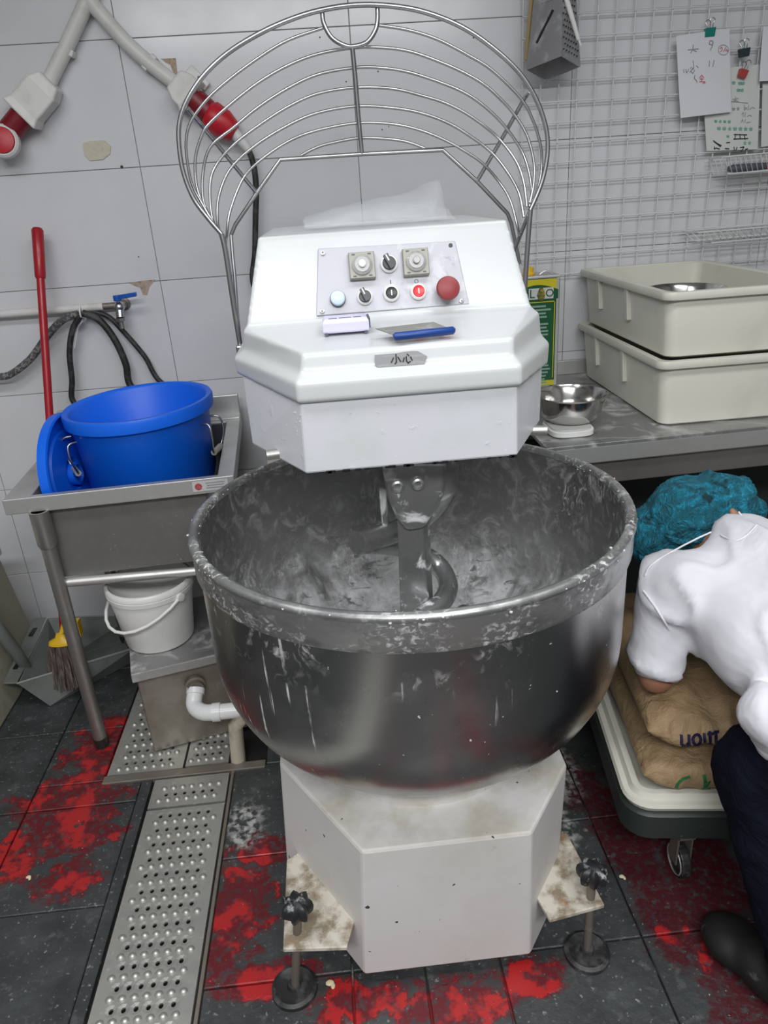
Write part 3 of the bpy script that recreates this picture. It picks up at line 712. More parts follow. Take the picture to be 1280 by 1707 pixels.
# ------------------------------------------------------------------ things on the mixer
def shelf_z(y): return 1.268+(y-1.213)/(1.45-1.213)*.011
p0 = at(577, 552, z=1.279)
tm = thing('remote_control', 'pale lavender plastic clip device lying left on the mixer ledge', 'device', (p0.x, p0.y, 1.276))
b = B(); Mr = rotz(.0); c0 = V((p0.x, p0.y+.016, 1.2905))
b.loft([[c0+V((x*.041*s, y*.027*s2, z)) for x, y in ((-1, -1), (1, -1), (1, 1), (-1, 1))] for s, s2, z in ((.94, .92, -.0125), (1, 1, -.010), (1, 1, .006), (.90, .86, .0120))])
obj('body', b, T['lavender'], tm, bevel=.003, seg=3)
b = B(); b.box(c0+V((-.022, -.0175, .0115)), (.015, .0035, .0025)); b.box(c0+V((.0, -.0175, .0115)), (.022, .0035, .0025)); b.box(c0+V((.021, -.0175, .0115)), (.014, .0035, .0025)); obj('slot', b, T['slot'], tm)
b = B(); b.box(c0+V((.0415, 0, .001)), (.004, .045, .018)); obj('end_cap', b, T['slot'], tm, bevel=.001)
b = B(); b.box(c0+V((-.035, -.025, -.0135)), (.006, .006, .003)); b.box(c0+V((.035, -.025, -.0135)), (.006, .006, .003)); obj('foot', b, T['slot'], tm)
A_, B_ = at(656, 566, z=1.278), at(758, 555, z=1.278)
sc_ = thing('dough_scraper', 'grey blade dough scraper with dark blue handle on the mixer ledge', 'scraper', (A_+B_)/2-V((0, 0, .004)))
b = B(); b.tube([A_+V((0, 0, .004)), A_+(B_-A_)*.03+V((0, 0, .0045)), B_-(B_-A_)*.03+V((0, 0, .0045)), B_+V((0, 0, .004))], [.004, .0068, .0068, .004], n=12); obj('handle', b, T['blue_handle'], sc_, smooth=50)
b = B(); d = (B_-A_); q = V((-.013, .056, .010)); b.poly([A_+d*.02+V((0, 0, .006)), B_-d*.06+V((0, 0, .006)), B_-d*.14+q+V((0, 0, .001)), A_-d*.12+q], (0, 0, .0012)); obj('blade', b, T['scraper'], sc_)
# plastic bag on top of head
def ruffled(name, pts_fn, nu, nv, mat_, parent=None, **k):
    b = B(); g = [[b.v(pts_fn(i/(nu-1), j/(nv-1))) for j in range(nv)] for i in range(nu)]
    for i in range(nu-1):
        for j in range(nv-1): b.f((g[i][j], g[i+1][j], g[i+1][j+1], g[i][j+1]))
    return obj(name, b, mat_, parent, smooth=180, **k)
bag = thing('plastic_bag', 'crumpled clear plastic bag on top of the mixer head', 'bag', (.12, 1.72, 1.439))
def bagf(y0, hfn, dep, sd):
    def fn(u, v):
        x = -.035+.30*u; h = hfn(u)
        a = v*math.pi
        z = 1.444+h*math.sin(a)*(1+.12*mnoise.noise(V((u*7, v*4, sd))))
        y = y0-dep*math.cos(a)+.02*mnoise.noise(V((u*6, v*6, sd+5)))
        return V((x+.012*mnoise.noise(V((u*9, v*5, sd+9))), y, max(z, 1.4405)))
    return fn
ruffled('film', bagf(1.72, lambda u: .012+.055*max(0, min(1, (u-.05)*6))*(.45+.55*u)*(1 if u < .97 else .4)*(.65+.55*u*u), .09, 1.3), 34, 16, T['film'], bag)
ruffled('film', bagf(1.66, lambda u: .018+.020*math.sin(u*3.1), .11, 4.3), 30, 12, T['film'], bag)

# ================================================================== LEFT SIDE
# ------------------------------------------------------------------ conduits, sockets
def conduit(pts, label, r_=.0215):
    b = B(); q = smooth_pts([at(x, y, y=WY-.026) for x, y in pts], 6); b.tube(q, r_, n=14)
    t = obj('conduit', b, T['white_paint'], label=label, cat='pipe', smooth=60, group='white conduits on the wall')
    return t
c1 = conduit([(170, -60), (150, -10), (137, 20), (112, 75), (90, 120), (76, 150)], 'straight white conduit running down to the left socket')
c2 = conduit([(140, -30), (150, 0), (172, 28), (205, 65), (245, 102), (300, 145)], 'bent white conduit running down to the right socket')
for c_, (x, y) in ((c1, (110, 85)), (c2, (250, 105))):
    b = B(); p = at(x, y, y=WY-.02); b.box(p, (.05, .036, .018), Matrix.Rotation(.5 if c_ is c1 else -.7, 3, 'Y')); obj('pipe_clip', b, T['white_paint'], c_, bevel=.003)
def axis_frame(a, b_):
    d = (b_-a).normalized(); out = V((0, -1, 0)); s = d.cross(out).normalized(); return Matrix((s, d, out)).transposed()
# left socket
def socket(label, a, c, cap, sgn, grp):
    A = at(*a, y=WY-.045); C = at(*c, y=WY-.045); M = axis_frame(A, C); L = (C-A).length
    t = thing('wall_socket', label, 'socket', (A.x, WY-.01, C.z), grp)
    b = B(); w0, w1 = .032, .05
    b.loft([[A+M@V((x*w_, y, z)) for x, z in ((-1, -.034), (1, -.034), (1, .030*h), (-1, .030*h))] for w_, y, h in ((w0, -.012, .8), (.046, .02, 1), (.046, L*.8, 1.2), (.056, L, 1.45))])
    obj('housing', b, T['white_paint'], t, bevel=.006, seg=3)
    b = B(); b.box(A+M@V((sgn*.052, L*.5, -.028)), (.028, .07, .012), M); obj('mounting_lug', b, T['white_paint'], t, bevel=.003)
    b = B(); b.cyl(A+M@V((sgn*.054, L*.55, -.0215)), A+M@V((sgn*.054, L*.55, -.019)), .004, n=10); obj('screw', b, T['black'], t)
    b = B(); b.lathe([(.010, 0), (.010, .001), (.008, .001)], A+M@V((0, L*.25, .026)), M, 16, (False, True)); obj('emblem', b, T['paint_rust'], t)
    return t, A, C, M, L
t, A, C, M, L = socket('white wall socket with a red plug, at the left photo edge', (80, 140), (38, 192), None, 1, 'wall sockets with red plugs')
b = B(); D = C+(C-A).normalized()*.072; b.cyl(C-(C-A).normalized()*.01, D, .034, n=20); obj('plug_body', b, T['dark_red'], t, smooth=40)
b = B(); E_ = at(6, 236, y=WY-.07); b.lathe([(.036, -.03), (.046, -.01), (.046, .012), (.040, .018), (.037, .018)], E_, frame((.1, -1, .15)), 28, (True, False)); obj('cap_ring', b, T['white_paint'], t, smooth=40)
b = B(); b.lathe([(.037, .016), (.035, .024), (.02, .028)], E_, frame((.1, -1, .15)), 28, (False, True)); obj('red_cap', b, T['red_plug'], t, smooth=40)
t, A, C, M, L = socket('white wall socket with a red plug and black cable, behind the wire guard', (296, 138), (322, 164), None, -1, 'wall sockets with red plugs')
dd = (at(372, 208, y=WY-.045)-A).normalized(); 
b = B(); b.cyl(C-dd*.01, C+dd*.055, .035, n=20); obj('plug_body', b, T['dark_red'], t, smooth=40)
P1 = at(346, 188, y=WY-.05); P2 = at(392, 222, y=WY-.05)
b = B(); d_ = (P2-P1); b.tube([P1, P1+d_*.12, P1+d_*.55, P1+d_*.95, P2], [.034, .043, .043, .030, .022], n=22); obj('red_cap', b, T['red_plug'], t, smooth=40)
b = B(); P3 = at(416, 252, y=WY-.05); b.tube([P2-d_*.1, P2+(P3-P2)*.4, P3], [.018, .016, .012], n=14); obj('cable_gland', b, T['white_paint'], t, smooth=40)
b = B(); b.tube(smooth_pts([P3-(P3-P2)*.1]+[at(x, y, y=WY-.045) for x, y in ((420, 265), (425, 290), (427, 320), (426, 360), (425, 420), (424, 480))]+[V((-.16, 2.52, 1.1)), V((-.12, 2.5, .6))]), .0095, n=10); obj('cable', b, T['rubber'], t, smooth=60)
# ------------------------------------------------------------------ water pipe, tap, hoses
pz = WY-.03
wp = thing('water_pipe', 'white horizontal water pipe on the wall behind the red broom', 'pipe', at(90, 518, y=WY-.03))
b = B(); b.tube([V((X0+.01, pz, at(-60, 528, y=pz).z+.01)), at(-60, 528, y=pz), at(0, 524, y=pz), at(172, 511, y=pz)], .0125, n=14); obj('pipe', b, T['white_paint'], wp, smooth=60)
b = B(); b.tube([at(168, 511, y=pz), at(206, 508, y=pz)], .0105, n=14); obj('pipe_end', b, T['steel_brown'], wp, smooth=60)
b = B(); q = at(137, 518, y=pz-.004); b.tube([q+V((.002*math.cos(a), .022*math.cos(a), .026*math.sin(a)-.008)) for a in [k*math.pi/8 for k in range(16)]], .0025, n=6, closed=True)
b.tube([q+V((.0, -.02, -.03)), at(130, 545, y=pz-.02), at(124, 580, y=pz-.02)], .002, n=6); obj('zip_tie', b, T['white_pl'], wp)
tp = thing('water_tap', 'chrome wall tap with a blue lever handle', 'tap', at(200, 540, y=WY-.05))
b = B(); q = at(207, 506, y=WY); b.lathe([(.021, 0), (.021, .006), (.014, .010), (.012, .03)], q, frame((0, -1, 0)), 20, (True, True)); obj('flange', b, T['steel_brown'], tp, smooth=40)
b = B(); s0 = at(205, 508, y=WY-.02); s1 = at(199, 512, y=WY-.065); b.tube([s0, s1], [.012, .015], n=16); b.ball(s1, .017, 8); s2 = s1+V((0, -.012, -.032)); b.tube([s1, s2], .0125, n=14)
b.tube([s2, s2+V((0, 0, -.010))], .017, n=6); b.tube([s2+V((0, 0, -.01)), s2+V((0, 0, -.034))], .0085, n=14); b.tube([s1, s1+V((0, 0, .03))], .007, n=10); obj('body', b, T['chrome'], tp, smooth=50)
b = B(); l0 = s1+V((0, -.004, .032)); b.cyl(l0-V((0, 0, .012)), l0+V((0, 0, .006)), .013, n=16); le = at(227, 489, y=WY-.075); le2 = at(226, 497, y=WY-.075)
d_ = (le-l0); b.loft([[l0+V((0, s_*.006, h)) for s_, h in ((-1, -.008), (1, -.008), (1, .006), (-1, .006))], [le+V((0, s_*.008, h)) for s_, h in ((-1, -.009), (1, -.009), (1, .004), (-1, .004))]]); obj('lever', b, T['blue_lever'], tp, bevel=.002)
def hose(label, pts, r_, m_, yy, ext=None, grp='black hoses behind the sink'):
    b = B(); q = [at(x, y, y=yy) for x, y in pts]+[V(p) for p in (ext or [])]; b.tube(smooth_pts(q, 6), r_, n=10)
    obj('hose', b, T[m_], label=label, cat='hose', group=grp, smooth=60)
hose('grey braided hose sagging from the pipe to the left photo edge', [(-330, 560), (-150, 600), (-40, 625), (0, 628), (21, 622), (52, 597), (79, 560), (105, 533), (130, 523)], .012, 'braid', WY-.05)
hose('thick black hose curving down behind the blue bucket', [(138, 522), (160, 530), (178, 547), (196, 575), (210, 608), (220, 646)], .0115, 'rubber', WY-.052, [(-.585, 2.49, .88)])
hose('thin black hose slanting right behind the blue bucket', [(142, 517), (179, 527), (206, 553), (241, 594), (271, 639)], .0085, 'rubber', WY-.030, [(-.455, 2.545, .9)])
hose('black hose hanging straight down left of the blue bucket', [(133, 528), (121, 550), (116, 587), (120, 632), (124, 672)], .0095, 'rubber', WY-.060, [(-.79, 2.50, .87)])
# ------------------------------------------------------------------ sink
SR = rotz(math.atan2(.04, .6)); SO = V((-.893, 1.848, 0))
def S(x, y, z): return SO+SR@V((x, y, 0))+V((0, 0, z))
sink = thing('steel_sink', 'stainless steel utility sink on tubular legs with a blue bucket inside', 'sink', S(.3, .33, 0))
SW, SD, ZS = .60, .64, .826
b = B()
def frame_rim(b, o0, o1, i0, i1, z, t):
    xo0, yo0 = o0; xo1, yo1 = o1; xi0, yi0 = i0; xi1, yi1 = i1
    O = [(xo0, yo0), (xo1, yo0), (xo1, yo1), (xo0, yo1)]; I = [(xi0, yi0), (xi1, yi0), (xi1, yi1), (xi0, yi1)]
    rings = [[S(*p, z-t) for p in O], [S(*p, z) for p in O], [S(*p, z) for p in I], [S(*p, z-t) for p in I]]
    b.loft(rings+[rings[0]], (False, False))
frame_rim(b, (0, 0), (SW, SD), (.07, .020), (SW-.045, SD-.09), ZS, .042)
obj('rim', b, T['steel'], sink, bevel=.003)
b = B(); O = [(.075, .03), (SW-.05, .03), (SW-.05, SD-.095), (.075, SD-.095)]; I = [(.08, .035), (SW-.055, .035), (SW-.055, SD-.1), (.08, SD-.1)]
b.loft([[S(*p, ZS-.005) for p in I], [S(*p, .585) for p in I], ], (False, True)); b.loft([[S(*p, ZS-.03) for p in O], [S(*p, .572) for p in O]], (False, True)); obj('basin', b, T['steel_dark'], sink)
b = B(); b.box(S(SW/2, SD-.012, ZS+.035), (SW, .012, .075), SR); b.box(S(SW/2, SD-.035, ZS-.0), (SW, .06, .01), SR); obj('backsplash', b, T['steel'], sink, bevel=.003)
for lx, ly in ((.058, .03), (SW-.06, .03), (.058, SD-.05), (SW-.06, SD-.05)):
    b = B(); p = S(lx, ly, 0)
    if (lx, ly) == (.058, .03): top = at(68, 870, y=1.875); bot = at(170, 1240, y=1.855); top = V((bot.x+.012, bot.y, ZS-.04)); p = V((bot.x, bot.y, 0))
    b.tube([p+V((0, 0, .03)), p+V((0, 0, ZS-.04))], .0195, n=16); lg = obj('leg', b, T['steel_leg'], sink, smooth=50)
    b = B(); b.tube([p+V((0, 0, ZS-.145)), p+V((0, 0, ZS-.135)), p+V((0, 0, ZS-.04))], [.0215, .0255, .0255], n=16); obj('leg_socket', b, T['steel_leg'], lg, smooth=50)
    b = B(); b.tube([p, p+V((0, 0, .035))], [.019, .0215], n=16); b.mi = 0; obj('leg_foot', b, T['rubber'], lg, smooth=50)
b = B(); b.tube([at(98, 972, y=1.872), at(325, 952, y=1.905), S(SW-.06, .03, .55)], .0135, n=12); obj('crossbar', b, T['steel'], sink, smooth=50)
b = B(); b.tube([S(SW-.06, .03, .55), S(SW-.06, SD-.05, .55)], .0135, n=12); obj('crossbar', b, T['steel'], sink, smooth=50)
# sticker on the front rim
Ms = SR@Matrix.Rotation(math.pi/2, 3, 'X')
b = B(); b.box(S(.535, -.0012, ZS-.020), (.095, .0015, .028), SR); st = obj('sticker', b, T['label_white'], sink)
b = B(); b.lathe([(.0095, 0), (.0095, .0006)], S(.503, -.0020, ZS-.020), SR@frame((0, -1, 0)), 20, (True, True)); obj('round_mark', b, T['red_plug'], st)
b = B(); 
for k in range(4): b.box(S(.503, -.0028, ZS-.0255+.0036*k), (.016-.003*abs(k-1.5), .0008, .001), SR)
for k, wd in enumerate((.05, .045, .05)): b.box(S(.548, -.0022, ZS-.012-.007*k), (wd, .0008, .0028), SR)
obj('fine_print', b, T['ink_grey'], st)
# ------------------------------------------------------------------ blue bucket and lid
BC = V((-.564, 2.150, .610)); tilt = Matrix.Rotation(-.03, 3, 'Y')@Matrix.Rotation(.02, 3, 'X')
bk = thing('blue_bucket', 'large blue plastic bucket with wire handles standing in the sink', 'bucket', BC)
b = B(); b.lathe([(.001, 0.004), (.172, .004), (.176, .008), (.196, .335), (.200, .34), (.212, .345), (.214, .372), (.211, .380), (.200, .380), (.193, .372), (.170, .02), (.001, .015)], BC, tilt, 56); obj('body', b, T['blue'], bk, smooth=50)
for a, pts in ((math.radians(-152), 1), (math.radians(-14), 1)):
    ca, sa = math.cos(a), math.sin(a); tv = V((-sa, ca, 0)); rv = V((ca, sa, 0))
    def Q(r_, t_, z): return BC+tilt@(rv*r_+tv*t_+V((0, 0, z)))
    b = B(); b.tube(smooth_pts([Q(.197, -.035, .315), Q(.222, -.04, .31), Q(.226, -.045, .27), Q(.216, -.03, .225), Q(.214, .03, .225), Q(.226, .045, .27), Q(.222, .04, .31), Q(.197, .035, .315)], 4), .0032, n=8); h = obj('handle', b, T['chrome'], bk, smooth=60)
    b = B(); b.tube([Q(.215, -.028, .224), Q(.214, .028, .224)], .009, n=10); obj('grip', b, T['ivory'], h, smooth=60)
LC = at(119, 790, y=2.085); LNm = frame((.992, -.10, .07))
ld = thing('bucket_lid', 'blue plastic lid leaning upright against the left side of the blue bucket', 'lid', LC-V((0, 0, .18)))
b = B(); b.lathe([(.001, -.006), (.170, -.006), (.178, -.004), (.180, .022), (.173, .024), (.169, .004), (.13, .004), (.125, .010), (.05, .010), (.045, .002), (.001, .002)], LC, LNm, 56); obj('disc', b, T['blue'], ld, smooth=50)
b = B(); b.lathe([(.034, .002), (.034, .022), (.026, .024), (.022, .006)], LC, LNm, 24, (False, True)); obj('hub', b, T['blue'], ld, smooth=50)
# ------------------------------------------------------------------ broom
PT, PB = at(62, 380, y=2.52), V((-.975, 2.165, .20))
br = thing('broom', 'red handled broom with yellow clamp leaning on the wall', 'broom', (PB.x, PB.y, .02))
b = B(); b.tube([PB+(PT-PB)*.02, PB+(PT-PB)*.9], .0125, n=14); obj('pole', b, T['red_pole'], br, smooth=60)
b = B(); b.tube([PB+(PT-PB)*.885, PB+(PT-PB)*.89, PB+(PT-PB)*.995, PT], [.014, .0165, .0175, .013], n=16); obj('grip', b, T['red_pole'], br, smooth=50)
bt = at(95, 1065, y=2.13); bb_ = at(94, 1140, y=2.10)
b = B(); b.lathe([(.007, .03), (.012, .014), (.026, .004), (.029, -.008), (.024, -.012)], (bt.x+.012, bt.y, bt.z-.01), Matrix.Diagonal((1.5, .8, 1)), 24, (True, True)); b.tube([V((bt.x+.014, bt.y, bt.z+.01)), V((bt.x+.03, bt.y+.01, bt.z+.045)), PB+(PT-PB)*.03], [.007, .009, .012], n=12); b.box(V((bt.x+.058, bt.y+.03, bt.z+.018)), (.026, .03, .055)); obj('clamp', b, T['yellow'], br, smooth=50)
b = B()
for k in range(170):
    a = random.uniform(0, 2*math.pi); rr = math.sqrt(random.random())
    x, y = rr*math.cos(a), rr*math.sin(a); p = V((bt.x+.01+x*.042, bt.y+y*.022, bt.z-.018)); L_ = bt.z-.02-.035
    q = p+V((x*.022+random.gauss(-.008, .006), y*.012+random.gauss(0, .004), -L_*random.uniform(.9, 1.0)))
    b.tube([p, (p+q)/2+V((random.gauss(0, .003), 0, 0)), q], .0028, n=5)
obj('bristles', b, T['bristle'], br, kind='stuff')
# ------------------------------------------------------------------ dustpan
dp = thing('dustpan', 'grey plastic dustpan with tubular handle on the floor behind the sink leg', 'dustpan', (-.95, 2.25, 0))
off = V((.045, .0, 0))
rim = [V(p)+off for p in ((-1.150, 2.05, .122), (-.840, 2.265, .075), (-.875, 2.46, .10), (-1.165, 2.40, .155))]
bot = [V(p)+off for p in ((-1.085, 2.080, .002), (-.850, 2.310, .002), (-.93, 2.45, .002), (-1.12, 2.36, .002))]
def shrink(ps, k, dz=0):
    c = sum(ps, V())/4; return [p+(c-p).normalized()*k+V((0, 0, dz)) for p in ps]
b = B(); b.loft([bot, rim, shrink(rim, .006), shrink(bot, .008, .005)], (True, True)); obj('tray', b, T['grey_pan'], dp, bevel=.004)
b = B(); b.tube([p+V((0, 0, .003)) for p in rim], .0038, n=6, closed=True); obj('rim', b, T['pan_rim'], dp, smooth=60)
b = B(); a0, a1 = rim[0], rim[3]; b.poly([a0+V((.0, .0, 0)), a1, a1+V((-.045, .0, .004)), a0+V((-.045, .0, .004))], (0, 0, .006)); fl = obj('flange', b, T['grey_pan'], dp, bevel=.002)
for t_ in (.25, .75):
    b = B(); c_ = a0+(a1-a0)*t_+V((-.024, 0, .0105)); b.box(c_, (.014, .05, .002)); obj('slot', b, T['black'], fl)
b = B(); b.tube([at(-30, 1010, y=2.05), at(0, 1052, y=2.07), at(26, 1085, y=2.10), at(50, 1122, y=2.17)], [.021, .021, .019, .017], n=16); obj('handle', b, T['grey_pan'], dp, smooth=50)
# beige bin
bn = thing('beige_bin', 'large beige plastic bin at the left photo edge', 'bin', (-1.4, 2.1, 0))
b = B(); z1 = .49
b.loft([[(-1.62, 1.70, 0), (-1.165, 1.70, 0), (-1.165, 2.40, 0), (-1.62, 2.40, 0)], [(-1.62, 1.66, z1), (-1.150, 1.66, z1), (-1.165, 2.29, z1), (-1.62, 2.29, z1)]]); obj('body', b, T['beige_bin'], bn, bevel=.012, seg=3)
b = B(); b.loft([[(-1.61, 1.65, z1-.015), (-1.140, 1.65, z1-.015), (-1.155, 2.30, z1-.015), (-1.61, 2.30, z1-.015)], [(-1.61, 1.65, z1+.012), (-1.140, 1.65, z1+.012), (-1.155, 2.30, z1+.012), (-1.61, 2.30, z1+.012)]]); obj('lid', b, T['cream_bin'], bn, bevel=.006)
# ------------------------------------------------------------------ grease box, elbow, pipe
ga = math.atan2(.057, .221); GM = rotz(ga); GO = V((-.638, 1.793, 0))
def G(x, y, z): return GO+GM@V((x, y, 0))+V((0, 0, z))
gb = thing('steel_box', 'steel grease trap box standing on the drain covers under the sink', 'box', G(.17, .17, 0))
b = B(); b.loft([[G(x, y, .006) for x, y in ((0, 0), (.33, 0), (.33, .33), (0, .33))], [G(x, y, .295) for x, y in ((-.002, 0), (.332, 0), (.332, .33), (-.002, .33))]]); obj('body', b, T['steel_brown'], gb, bevel=.004)
b = B(); b.box(G(.165, .155, .302), (.352, .37, .016), GM); b.box(G(.165, -.030, .296), (.352, .003, .028), GM); obj('lid', b, T['steel_flour'], gb, bevel=.002)
e0 = G(.165, -.0, .215); e0 = at(325, 1140, y=1.828)
b = B(); b.lathe([(.030, 0), (.030, .012), (.024, .014), (.024, .03)], e0, GM@frame((0, -1, 0)), 24, (True, True)); obj('outlet', b, T['steel_brown'], gb, smooth=40)
pe = thing('pipe_elbow', 'white plastic elbow pipe leaving the steel box', 'pipe', e0+V((0, -.05, 0)))
q1 = e0+GM@V((0, -.018, -.004)); q2 = at(324, 1175, y=1.775); q3 = at(338, 1187, y=1.745); q4 = at(362, 1187, y=1.735); q5 = at(392, 1184, y=1.735); q6 = at(415, 1180, y=1.74)
b = B(); b.tube(smooth_pts([q1, q2, q3, q4], 6), .0235, n=20, caps=(True, True)); obj('bend', b, T['pvc'], pe, smooth=60)
b = B(); b.tube([q4-(q5-q4)*.25, q4+(q5-q4)*.2], .0265, n=20); b.tube([q1, q1+(q2-q1)*.35], .0265, n=20); obj('collar', b, T['pvc'], pe, smooth=40)
b = B(); b.tube([q4, q5, q6], .0225, n=20); obj('straight', b, T['pvc'], pe, smooth=40)
vp = at(397, 1268, z=.0)
b = B(); b.tube([V((vp.x, vp.y, -.008)), V((vp.x+.008, vp.y+.01, .12)), V((q6.x+.03, vp.y+.012, q6.z+.03))], .0215, n=18); obj('drain_pipe', b, T['pvc_dirty'], label='dirty cream vertical pipe standing in the drain beside the bowl', cat='pipe', smooth=60)
# ------------------------------------------------------------------ white bucket
WC = V((-.594, 1.950, .311)); wt_ = Matrix.Rotation(.0, 3, 'X')
wb = thing('white_bucket', 'open white plastic bucket standing on the steel box', 'bucket', WC)
b = B(); b.lathe([(.001, .002), (.096, .002), (.099, .006), (.119, .165), (.124, .166), (.126, .180), (.123, .182), (.126, .184), (.126, .194), (.122, .200), (.116, .200), (.113, .19), (.094, .012), (.001, .010)], WC, None, 48); obj('body', b, T['white_pl'], wb, smooth=45)
a = math.radians(-38); hp = []
e1 = V((.128*math.cos(a), .128*math.sin(a), .170)); e2 = -V((e1.x, e1.y, -.170))
fr = V((-.62, -.78, 0)).normalized()
for k in range(13):
    t_ = math.pi*k/12; c_ = (e1+e2)/2; hp.append(WC+c_+(e1-c_)*math.cos(t_)*1.0+fr*math.sin(t_)*.142+V((0, 0, -math.sin(t_)*.075)))
b = B(); b.tube(hp, .0048, n=10); obj('handle', b, T['white_pl'], wb, smooth=60)
b = B(); b.lathe([(.012, -.006), (.012, .005), (.006, .006)], WC+e1*1.0, frame((e1.x, e1.y, 0)), 16, (True, True)); obj('handle_boss', b, T['white_pl'], wb, smooth=40)

# ================================================================== RIGHT SIDE
ZT = .86
tb = thing('steel_table', 'long steel work table along the wall on the right', 'table', (1.25, 2.2, 0))
ty0, ty1 = 1.795, 1.82
FLc, FRc = V((.535, 1.795, ZT)), V((1.95, 1.86, ZT))
b = B(); top = [FLc, FRc, V((1.95, 2.575, ZT)), V((.535, 2.575, ZT))]
b.poly([p-V((0, 0, .012)) for p in top], (0, 0, .012)); obj('top', b, T['steel_flour'], tb, bevel=.002)
b = B(); b.poly([p for p in (FLc+V((0, 0, -.008)), FRc+V((0, 0, -.008)), FRc+V((0, .012, -.008)), FLc+V((0, .012, -.008)))], (0, 0, -.048)); obj('apron', b, T['steel'], tb, bevel=.003)
b = B(); b.poly([FLc+V((.02, .02, -.05)), FRc+V((0, .02, -.05)), FRc+V((0, .05, -.05)), FLc+V((.02, .05, -.05))], (0, 0, -.075)); obj('lower_rail', b, T['steel_leg'], tb, bevel=.003)
b = B(); b.span((.56, 2.20, .10), (1.95, 2.23, .74)); obj('shade_panel', b, T['dolly'], tb)  # dark panel added so the space under the table stays dark
b = B(); b.span((.56, 1.9, .09), (1.95, 2.55, .12)); obj('undershelf', b, T['steel_dark'], tb)
for x, y in ((.58, 1.86), (1.92, 1.92), (.58, 2.53), (1.92, 2.53)):
    b = B(); b.cyl((x, y, 0), (x, y, ZT-.02), .02, n=14); obj('leg', b, T['steel_brown'], tb, smooth=50)
b = B(); b.poly([V((.535, 2.562, ZT)), V((1.95, 2.562, ZT)), V((1.95, 2.577, ZT)), V((.535, 2.577, ZT))], (0, 0, .05)); obj('upstand', b, T['steel'], tb, bevel=.002)
# crates
def crate(label, z0, h, o):
    xl, yf, xr, yb = o
    t = thing('plastic_crate', label, 'crate', ((xl+xr)/2, (yf+yb)/2, z0), 'stacked cream crates')
    def rr(d, z, rad=.03, n=5):
        P = []
        for cx_, cy_, a0 in ((xr+d-rad, yb+d-rad, 0), (xl-d+rad, yb+d-rad, 90), (xl-d+rad, yf-d+rad, 180), (xr+d-rad, yf-d+rad, 270)):
            for k in range(n+1):
                a = math.radians(a0+90*k/n); P.append(V((cx_+rad*math.cos(a), cy_+rad*math.sin(a), z)))
        return P
    b = B(); b.loft([rr(-.006, z0+.001), rr(0, z0+.006), rr(.014, z0+h-.02), rr(.010, z0+h-.004), rr(.004, z0+h-.004), rr(-.006, z0+.012)], (True, True)); obj('shell', b, T['cream_bin'], t, smooth=40)
    b = B(); b.loft([rr(.013, z0+h-.022), rr(.028, z0+h-.020), rr(.031, z0+h-.010), rr(.028, z0+h), rr(.010, z0+h), rr(.006, z0+h-.006)], (False, False)); obj('lip', b, T['cream_bin'], t, smooth=50)
    for f in (.23, .60):
        y = yb+(yf-yb)*f; b = B(); b.loft([[V((xl+.004, y-.011, z0+h*.38)), V((xl-.018, y-.011, z0+h*.38)), V((xl-.018, y+.011, z0+h*.38)), V((xl+.004, y+.011, z0+h*.38))], [V((xl, y-.011, z0+h-.012)), V((xl-.026, y-.011, z0+h-.012)), V((xl-.026, y+.011, z0+h-.012)), V((xl, y+.011, z0+h-.012))]]); obj('rib', b, T['cream_bin'], t, bevel=.002)
    return t
crate('lower cream plastic crate of the stack, resting on the steel table', ZT, .185, (.884, 1.892, 1.262, 2.525))
crate('upper cream plastic crate of the stack, with a steel bowl inside', ZT+.186, .176, (.884, 1.892, 1.262, 2.525))
def bowl(label, c, r_, h, m_='polished', grp=None):
    c = V(c); b = B()
    b.lathe([(.001, 0), (r_*.60, 0), (r_*.72, h*.05), (r_*.82, h*.22), (r_*.90, h*.5), (r_*.94, h*.85), (r_*.95, h*.92), (r_*1.02, h*.97), (r_*1.03, h), (r_*.99, h*1.0), (r_*.915, h*.85), (r_*.875, h*.5), (r_*.79, h*.24), (r_*.69, h*.09), (.001, h*.05)], c, None, 48)
    return obj('steel_bowl', b, T[m_], label=label, cat='bowl', smooth=50, org=c)
bowl('polished steel bowl inside the upper cream crate', (1.075, 2.22, at(1150, 470, y=2.33).z-.075), .112, .075)
bowl('small steel bowl on the white scale', (.652, 1.965, ZT+.020), .098, .076)
ks = thing('kitchen_scale', 'flat white kitchen scale under the small steel bowl', 'scale', (.635, 1.93, ZT))
b = B(); n = 28; c_ = V((.632, 1.925, ZT))
def sq(s, z): return [c_+V((s*math.copysign(abs(math.cos(2*math.pi*k/n))**.55, math.cos(2*math.pi*k/n)), s*1.15*math.copysign(abs(math.sin(2*math.pi*k/n))**.55, math.sin(2*math.pi*k/n)), z)) for k in range(n)]
b.loft([sq(.058, .001), sq(.062, .004), sq(.062, .016), sq(.060, .018)]); obj('body', b, T['white_pl'], ks, smooth=40)
b = B(); b.loft([sq(.052, .0175), sq(.056, .019), sq(.055, .0215)]); obj('weighing_plate', b, T['label_white'], ks, smooth=40)
